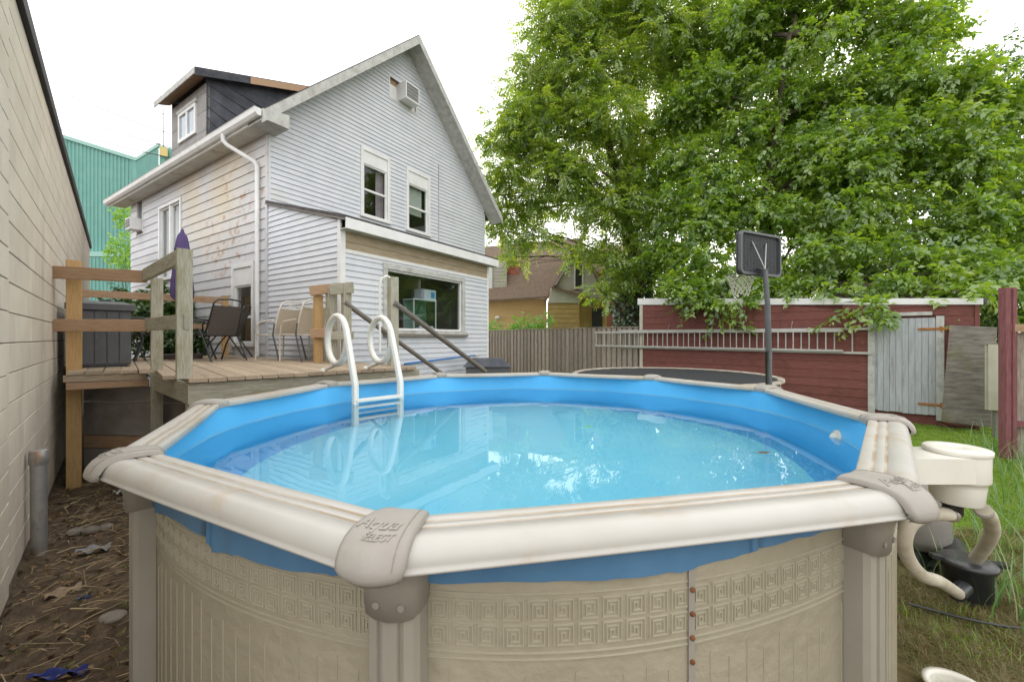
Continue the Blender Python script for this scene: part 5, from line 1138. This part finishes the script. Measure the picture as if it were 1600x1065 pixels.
def spray_leaves(lobes, dens, nl, slen, lsize, lw, style, rng, inner=.45, gravity=.25, sub=0):
    if sub:
        nl_ = []
        for (c, r) in lobes:
            if r < .45: nl_.append((c, r)); continue
            for k in range(sub):
                d = unit(rng.normal(size=(1, 3)))[0]*r*(.35+.5*rng.random()); nl_.append((tuple(np.array(c) + d*np.array([1, 1, .95])), r*(.38+.2*rng.random())))
        lobes = nl_
    B, D, NO, LN, WI, TO = [], [], [], [], [], []
    for (c, r) in lobes:
        n = max(4, int(dens*4*math.pi*r*r)); c = np.array(c)
        d = unit(rng.normal(size=(n, 3))); rad_ = r*(inner + (1.06-inner)*rng.random(n)**.6); lump = 1 + .16*np.sin(d[:, 0]*5+c[0]*3)*np.cos(d[:, 1]*4.3+c[2]*2) + .1*rng.normal(size=n)
        p = c + d*(rad_*lump)[:, None]*np.array([1, 1, .62 if sub else .85])
        ax = unit(d*np.array([1, 1, .5]) + rng.normal(size=(n, 3))*.45 + np.array([0, 0, -gravity])); L = slen*(.6+.7*rng.random(n))
        side_ = unit(np.cross(ax, np.array([0, 0, 1.0])) + 1e-4); upv = np.cross(side_, ax); upv *= np.sign(upv[:, 2:3]+1e-6)
        roll = rng.normal(size=n)*.45; cr, sr = np.cos(roll)[:, None], np.sin(roll)[:, None]; s2 = side_*cr + upv*sr; u2 = upv*cr - side_*sr
        ts = rng.random(n)
        for j in range(nl):
            f = (j+.6)/nl; sg = 1 if j % 2 else -1
            ctr = p + ax*(L*f)[:, None] + np.array([0, 0, -1.0])*(gravity*L*f*f*.6)[:, None]
            if style == 'pinnate':
                dirn = s2*sg*.9 + ax*.42 + np.array([0, 0, -.28]) + rng.normal(size=(n, 3))*.13; nrm = u2 + rng.normal(size=(n, 3))*.22
                ln = lsize*(1-.5*abs(f-.45))*(.8+.4*rng.random(n))
            else:
                dirn = s2*sg*.75 + ax*.6 + np.array([0, 0, -.3]) + rng.normal(size=(n, 3))*.33; nrm = u2 + rng.normal(size=(n, 3))*.42
                ln = lsize*(.5+.9*rng.random(n))
                ctr = ctr + rng.normal(size=(n, 3))*.03
            B.append(ctr); D.append(dirn); NO.append(nrm); LN.append(ln); WI.append(ln*lw*(.85+.3*rng.random(n)))
            TO.append(np.clip(.5*ts + .5*rng.random(n) + (.0), 0, 1))
    return [np.concatenate(x) for x in (B, D, NO, LN, WI, TO)]
def limbs(m, fork, lobes, r0, rng, twigs=5):
    for (c, r) in lobes:
        c = Vector(c); f = min(fork, key=lambda q: (Vector(q)-c).length + max(0, q[2]-c.z)*1.5); f = Vector(f); mid = f.lerp(c, .5) + V(rng.normal()*.25, rng.normal()*.25, .12*(c-f).length)
        ra = r0*(.35+.1*r); pts = [f.lerp(mid, t).lerp(mid.lerp(c, t), t) for t in (0, .25, .5, .75, 1)]; m.tube(pts, [ra, ra*.8, ra*.62, ra*.45, ra*.3], 6, caps=False)
        for k in range(twigs):
            d = unit(rng.normal(size=(1, 3)))[0]; e = c + Vector(d)*r*.85; s0 = pts[2+k % 3]; mm = s0.lerp(e, .5) + V(0, 0, .1*r); m.tube([s0, mm, e], [ra*.28, ra*.18, ra*.06], 4, caps=False)
def tree(name, label, base, trunk, lobes_px, leafm, style, dens, nl, slen, lsize, lw, seed, r0, group='tall trees beyond the shed and fence', inner=.45, barkm=None, gravity=.25, twigs=5, sub=0):
    rng = np.random.default_rng(seed); t = thing(name, label, 'tree', tuple(base), group=group)
    lob = [(tuple(W(px, py, Y)), r) for px, py, Y, r in lobes_px]; m = MB()
    m.tube([Vector(p) for p, _ in trunk], [r for _, r in trunk], 10, caps=False); limbs(m, [p for p, _ in trunk[1:]], lob, r0, rng, twigs); m.build('trunk', barkm or bark, t)
    leaf_object('crown', leafm, t, *spray_leaves(lob, dens, nl, slen, lsize, lw, style, rng, inner, gravity, sub)); return t
leafA = leafmat('pinnate leaf', [(.06, .125, .022), (.145, .24, .028), (.22, .315, .034), (.34, .39, .05)], .54)
leafB = leafmat('ovate leaf', [(.045, .115, .016), (.13, .24, .022), (.20, .32, .03), (.29, .375, .045)], .52)
leafC = leafmat('dark leaf', [(.035, .085, .015), (.06, .13, .019), (.09, .17, .024)], .42)
leafY = leafmat('young leaf', [(.10, .24, .025), (.15, .32, .035), (.20, .36, .05)], .5)
ivym = leafmat('ivy leaf', [(.015, .05, .018), (.03, .085, .025), (.05, .12, .03)], .2, .2)
tA = W(988, 560, 15); tA.z = 0
lobA = [(960,-20,15.5,2.2),(1060,10,15.5,2.0),(865,45,15,1.3),(832,112,15,1.15),(930,110,14.6,1.7),(1030,110,15.3,1.8),(785,182,15,.95),(850,195,14.6,1.4),(800,255,15,1.05),(800,325,15.3,.85),(870,285,14.6,1.35),(940,205,15,1.7),(1020,215,15.4,1.7),(930,320,14.5,1.25),(1005,305,15,1.5),(845,362,14.8,.6),(905,385,14.2,.6),(958,395,14.5,1.0),(1015,395,15,1.0),(815,375,15.2,.5),(1095,100,16,1.7),(1095,205,16,1.5),(940,455,13.7,.5),(770,225,15,.6),(1040,440,14.6,.7),(900,-40,15,1.4),(778,305,15,.55),(790,362,15.3,.6),(805,402,15.5,.5),(765,270,15.2,.5),(772,340,15.4,.45),(985,340,14,.9),(980,420,13.9,.7),(990,260,14.2,1.0),(830,160,15,.9),(815,210,14.8,.9),(880,140,14.5,1.2),(850,250,14.8,1.0),(910,250,14.4,1.2),(840,310,15,.8),(1000,30,14.5,1.5),(920,40,14.5,1.3)]
tree('pinnate_tree', 'tall airy tree with feathery leaves and an ivy clad trunk behind the fence', tA, [(tA + V(0,0,-.1), .34), (tA + V(-.05,0,2.0), .30), (tA + V(.1,.1,4.0), .27), (tA + V(-.3,0,6.5), .2), (tA + V(-.9,0,9), .13), (tA + V(-1.1,.2,12), .06)], lobA, leafA, 'pinnate', 7.6, 15, .6, .17, .42, 11, .15, gravity=.35, sub=7, inner=.3)
tt = [o for o in bpy.data.objects if o.name == 'pinnate_tree'][0]
rng = np.random.default_rng(3); n = 5200; h = rng.random(n)*4.8; an_ = rng.random(n)*2*np.pi; r_ = .36 + .22*rng.random(n) + .08*np.sin(h*3)
bx_ = np.stack([tA.x + r_*np.cos(an_)*1.25 + .05, tA.y + r_*np.sin(an_), h], 1); dd_ = np.stack([np.cos(an_)*.5, np.sin(an_)*.5, -.8+.5*rng.random(n)], 1) + rng.normal(size=(n, 3))*.3
leaf_object('ivy', ivym, tt, bx_, dd_, np.stack([np.cos(an_), np.sin(an_), .4+0*an_], 1) + rng.normal(size=(n, 3))*.3, .09+.06*rng.random(n), .08+.05*rng.random(n), rng.random(n))
m_ = MB(); tS = tA + V(.55, .3, 0); m_.tube([tS + V(-.2,0,0), tS + V(.05,0,2.5), tS + V(.45,0,5), tS + V(.9,0,7.5)], [.2, .17, .13, .07], 8); m_.build('second_stem', bark, tt)
tB = V(7.9, 12.6, 0)
lobB = [(1150,55,14,1.6),(1230,15,13,1.7),(1330,20,12.5,1.6),(1425,45,12,1.25),(1490,25,12,.55),(1260,120,12.5,1.5),(1360,130,12,1.5),(1455,140,11.5,1.25),(1530,185,11.5,1.1),(1605,195,11.5,1.1),(1110,255,13,1.2),(1225,250,12.6,1.3),(1305,235,11.5,1.4),(1400,240,11,1.35),(1490,250,11,1.25),(1580,290,10.8,1.2),(1105,335,12.3,1.0),(1085,410,11.8,.75),(1200,345,12,1.2),(1290,330,11.3,1.2),(1380,340,10.5,1.1),(1470,350,10.3,1.1),(1560,370,10.2,1.1),(1130,435,11.3,.8),(1290,405,10.5,.9),(1385,415,9.8,.7),(1460,420,9.3,.7),(1540,430,9,.75),(1150,480,10.4,.4),(1118,465,10.9,.5),(1240,450,10.3,.5),(1368,475,8.5,.36),(1335,455,9.2,.4),(1445,468,8.2,.24),(1600,440,8.8,.8),(1175,465,10.4,.35),(1150,510,10.25,.16),(1090,468,10.95,.5),(1180,440,10.6,.6),(1262,468,9.7,.35),(1400,452,8.9,.45),(1500,455,8.0,.4),(1338,472,8.75,.36),(1060,440,11.4,.5),(1065,330,13.2,1.0),(1055,255,13.8,1.1),(1070,165,14,1.2),(1050,390,12.8,.8),(1130,150,13.4,1.2),(1140,330,12.2,1.0),(1180,200,13,1.1),(1480,440,8.6,.5)]
tree('broadleaf_tree', 'dense broad leaved tree overhanging the maroon shed roof', tB, [(tB + V(0,0,-.1), .3), (tB + V(0,0,3), .25), (tB + V(.05,0,6), .2), (tB + V(.3,-.2,8.5), .13), (tB + V(.6,-.2,11), .06)], lobB, leafB, 'ovate', 9.5, 18, .5, .14, .55, 21, .13, gravity=.3, sub=7, inner=.3)
tC = V(12, 15, 0)
lobC = [(1590,130,15,1.6),(1550,105,16,.9),(1540,240,14,2),(1610,330,13,2),(1450,310,13.5,2),(1350,340,14,1.9),(1240,370,14.5,1.8),(1300,200,15,2.2),(1400,180,15,2),(1480,420,11.5,1.2),(1570,450,10.5,1.2),(1400,430,12,1.2),(1190,120,16,1.6),(1290,440,12.6,1.0),(1200,430,13,1.0),(1545,480,9.8,.7),(1570,510,10.5,.8),(1525,470,10.2,.6),(1600,480,10,.9)]
tree('shade_tree', 'dark leaved tree standing furthest right behind the overhanging foliage', tC, [(tC + V(0,0,-.1), .3), (tC + V(0,0,4), .24), (tC + V(-.5,0,7), .17), (tC + V(-.3,0,10), .08)], lobC, leafC, 'ovate', 4.2, 16, .6, .16, .52, 31, .14)
def bush(name, label, px, py, Y, lobes_px, lm, dens, seed, lsize=.11, cat='shrub', group=None, style='ovate', slen=.3):
    rng = np.random.default_rng(seed); b = W(px, py, Y); b.z = 0 if name != 'sapling' else 0; t = thing(name, label, cat, tuple(b), group=group)
    lob = [(tuple(W(x, y, YY)), r) for x, y, YY, r in lobes_px]; m = MB(); limbs(m, [tuple(b + V(0,0,.1)), tuple(b + V(0,0,.8))], lob, .05, rng, 3); m.build('stems', bark, t)
    leaf_object('foliage', lm, t, *spray_leaves(lob, dens, 12, slen, lsize, .5, style, rng)); return t
bush('fence_shrub', 'bright green shrub rising above the fence before the tan wall', 825, 560, 19.4, [(818,512,19.4,.55),(838,520,19.2,.5),(805,522,19.4,.45),(850,500,19.4,.35)], leafY, 30, 41)
bush('fence_shrub', 'small bright shrub at the fence end beside the extension corner', 770, 560, 19, [(770,515,19,.42),(778,525,19,.4)], leafY, 30, 42)
bush('deck_shrub', 'leafy green shrub growing behind the deck rail beside the house', 275, 560, 9.4, [(262,470,9.6,.4),(235,490,9.2,.42),(290,478,9.8,.35),(300,530,9.4,.4),(240,540,8.9,.42),(330,535,9.6,.3),(215,470,9.3,.3),(268,520,9.0,.4)], leafC, 34, 43, lsize=.13)
bush('wall_sapling', 'young pale green sapling at the far house corner before the teal wall', 203, 560, 14, [(206,338,14,.42),(196,382,14,.36),(187,398,14,.25),(212,410,14,.3)], leafY, 26, 44, cat='tree')

# ------------------------------------------------------------------ grass, weeds and litter
def blades(name, m, pts, h, w, rng, lean=.5, seg=3, label=None):
    n = len(pts); a = rng.random(n)*2*np.pi; d = np.stack([np.cos(a), np.sin(a), 0*a], 1); s_ = np.stack([-np.sin(a), np.cos(a), 0*a], 1); ln = h*(.5+.8*rng.random(n)); le = lean*(.3+rng.random(n))
    rows = []
    for j in range(seg+1):
        f = j/seg; c = pts + d*(ln*le*f*f)[:, None] + np.array([0, 0, 1.0])*(ln*f*(1-.35*le*f))[:, None]; ww = (w*(1-f)**.7)[:, None] if not np.isscalar(w) else w*(1-f)**.7
        rows.append(c - s_*ww*.5); rows.append(c + s_*ww*.5)
    vs = np.stack(rows, 1); k = vs.shape[1]; vs = vs.reshape(-1, 3); i0 = np.arange(n)*k; q = []
    for j in range(seg): q += [i0+2*j, i0+2*j+1, i0+2*j+3, i0+2*j+2]
    lp = np.stack(q, 1).reshape(-1); nf = n*seg
    me = bpy.data.meshes.new(name); me.vertices.add(len(vs)); me.vertices.foreach_set('co', vs.astype(np.float32).ravel()); me.loops.add(len(lp)); me.loops.foreach_set('vertex_index', lp.astype(np.int32)); me.polygons.add(nf); me.polygons.foreach_set('loop_start', (np.arange(nf)*4).astype(np.int32))
    at = me.attributes.new('tone', 'FLOAT', 'FACE'); at.data.foreach_set('value', np.repeat(rng.random(n), seg).astype(np.float32)); me.update(calc_edges=True); me.materials.append(m)
    o = link(name, me, None, None); return tag(o, label, kind='stuff')
def outside_pool(p, mrg): return np.hypot(p[:, 0]-PC.x, p[:, 1]-PC.y) > 2.2 + mrg
rng = np.random.default_rng(5)
def scatter(n, x0, x1, y0, y1, test=None):
    p = np.stack([rng.uniform(x0, x1, n), rng.uniform(y0, y1, n), np.zeros(n)], 1); k = outside_pool(p, .05) & (p[:, 0]/p[:, 1] > .6) & (p[:, 0]/p[:, 1] < 1.7)
    if test is not None: k &= test(p)
    p = p[k]; p[:, 2] = [gz(x, y)-.01 for x, y in p[:, :2]]; return p
grassm = leafmat('lawn blade', [(.12, .22, .02), (.18, .30, .026), (.25, .35, .04)], .45, .05); strawm = leafmat('straw blade', [(.14, .10, .04), (.24, .18, .08), (.12, .15, .035), (.34, .27, .14)], .25, .04); weedm = leafmat('weed blade', [(.06, .15, .035), (.10, .22, .05), (.15, .26, .08), (.30, .30, .14)], .4, .08)
p = scatter(260000, 2.0, 11, 2.6, 8.6, lambda p: (p[:, 1] + .6*np.sin(p[:, 0]*4) > 3.0)); blades('lawn_grass', grassm, p, np.full(len(p), .042), .006, rng, .7, 2, 'short green lawn grass between the pool and the shed')
p = scatter(110000, 1.6, 5, 1.75, 3.6); blades('straw', strawm, p, np.full(len(p), .06), .004, rng, 1.5, 2, 'dry straw and clippings on the ground beside the pump')
p = scatter(9000, 1.6, 5, 1.8, 3.4, lambda p: np.sin(p[:, 0]*5+1)*np.sin(p[:, 1]*6) > .2); blades('weedy_grass', grassm, p, np.full(len(p), .08), .006, rng, .9, 2, 'patches of green grass growing through the straw')
p = scatter(2600, 2.6, 8.4, 2.4, 6.6, lambda p: p[:, 0]/p[:, 1] > 1.16 + .05*np.sin(p[:, 1]*3)); blades('tall_grass', weedm, p, .25 + .45*rng.random(len(p)), .010, rng, .75, 5, 'tall seeding grass along the right boundary')
p = scatter(60, 2.9, 3.4, 2.3, 3.0); blades('pump_weeds', weedm, p, np.full(len(p), .35), .012, rng, .6, 5, 'a few long grass blades round the pump')
# left: bare earth with twigs, leaves and scraps
rng = np.random.default_rng(9)
def leftpts(n):
    y = 1.6 + 3.4*rng.random(n)**1.3; x = rng.uniform(-5.2, -1.2, n); ok = (x > -.717-.978*y+.02) & (np.hypot(x-PC.x, y-PC.y) > 2.26)
    x, y = x[ok], y[ok]; return np.stack([x, y, [gz(a, b) for a, b in zip(x, y)]], 1)
m_ = MB()
for p in leftpts(1500):
    a = rng.normal()*.8 + .5; L = .04 + .30*rng.random()**2.2; d = V(math.cos(a), math.sin(a), rng.normal()*.16); p = Vector(p) + V(0,0,.012+.03*rng.random()); mid = p + d*L*.5 + V(rng.normal()*.012, rng.normal()*.012, .012)
    r = .0013 + .0042*rng.random()**4; m_.tube([p, mid, p + d*L], [r, r, r*.6], 4, caps=False)
tag(m_.build('twigs', mat('dry twig', (.34, .25, .14), (.56, .45, .29), 14, .9), None), 'scattered dry twigs and stalks on the bare earth', kind='stuff')
p = leftpts(2600); n = len(p); dd_ = rng.normal(size=(n, 3))*np.array([1, 1, .35]); p[:, 2] += .006+.02*rng.random(n)
deadm = leafmat('dead leaf', [(.075, .05, .03), (.17, .105, .05), (.28, .18, .09), (.13, .14, .04)], .1, .03)
o = leaf_object('dead_leaves', deadm, None, p, dd_, np.array([0, 0, 1.0]) + rng.normal(size=(n, 3))*.5, .02+.04*rng.random(n), .012+.025*rng.random(n), rng.random(n), .3); tag(o, 'brown dead leaves strewn over the bare earth', kind='stuff')
p = leftpts(160); n = len(p); blades('weed_tufts', weedm, p, np.full(n, .07), .006, rng, .9, 3, 'sparse pale weeds sprouting in the bare earth')
stm = mat('grey stone', (.16, .14, .115), (.26, .235, .20), 12, .9, bump=.5, bscale=40)
def stone(label, px, py, r, flat=.55, m=None, name='stone', cat='stone', group='stones on the bare earth'):
    Y = EYE*F_PX/(py-HZ); c = W(px, py, Y); rg = np.random.default_rng(int(px*7+py)); rows = []
    for i in range(9):
        ph = math.pi*i/8; rows.append([c + V(r*math.sin(ph)*math.cos(t)*(1+.18*mnoise.noise((math.cos(t)*1.4+px, math.sin(t)*1.4, i*.4))), r*math.sin(ph)*math.sin(t)*(1+.18*mnoise.noise((math.cos(t)*1.4, math.sin(t)*1.4+py, i*.4)))*.8, r*flat*math.cos(ph) + r*flat*.55) for t in [2*math.pi*j/14 for j in range(14)]])
    m_ = MB(); m_.grid(rows, closed=True); return tag(m_.build(name, m or stm, None), label, cat, group)
stone('rounded grey stone in the earth nearest the rusty pipe', 118, 834, .065); stone('rounded grey stone in the middle of the row of three', 142, 832, .07); stone('rounded grey stone of the row of three nearest the pool', 166, 826, .06)
stone('pale flat rock lying close to the pool upright', 176, 968, .075, .4, mat('pale rock', (.24, .21, .175), (.33, .295, .25), 9, .9, bump=.4))
def scrap(name, label, px, py, L, w, ang_, m, cat):
    Y = EYE*F_PX/(py-HZ); c = W(px, py, Y) + V(0,0,.03); d = V(math.cos(R(ang_)), math.sin(R(ang_)), 0); s_ = V(-d.y, d.x, 0); rows = [[c + d*(L*(i/8-.5)) + s_*(w*(j/4-.5)) + V(0,0,.018*math.sin(i*1.3+j*1.1)+.012*math.sin(j*2.3)) for j in range(5)] for i in range(9)]
    m_ = MB(); m_.grid(rows); m_.grid([[p - V(0,0,.003) for p in r] for r in rows]); return tag(m_.build(name, m, None), label, cat)
scrap('slate_piece', 'flat grey slate fragment lying on the earth beyond the pale rock', 147, 862, .20, .09, 20, mat('slate', (.24, .24, .24), None, rough=.7), 'slate')
scrap('blue_scrap', 'small bright blue plastic scrap on the twiggy earth', 132, 942, .05, .035, 30, mat('blue scrap', (.03, .13, .34), None, rough=.4), 'scrap')
scrap('blue_sheet', 'crumpled dark blue plastic at the bottom edge by the pool', 92, 1060, .24, .04, 10, mat('blue sheet', (.035, .05, .22), None, rough=.4), 'plastic')
scrap('paper_scrap', 'white paper scrap under the left corner of the pool rim', 187, 772, .10, .05, 10, mat('paper', (.6, .6, .58), None, rough=.8), 'paper')
scrap('torn_rag', 'dirty tan rag lying on the earth among the twigs', 100, 930, .16, .09, 40, mat('rag', (.28, .20, .13), (.36, .27, .19), 12, .9), 'rag')
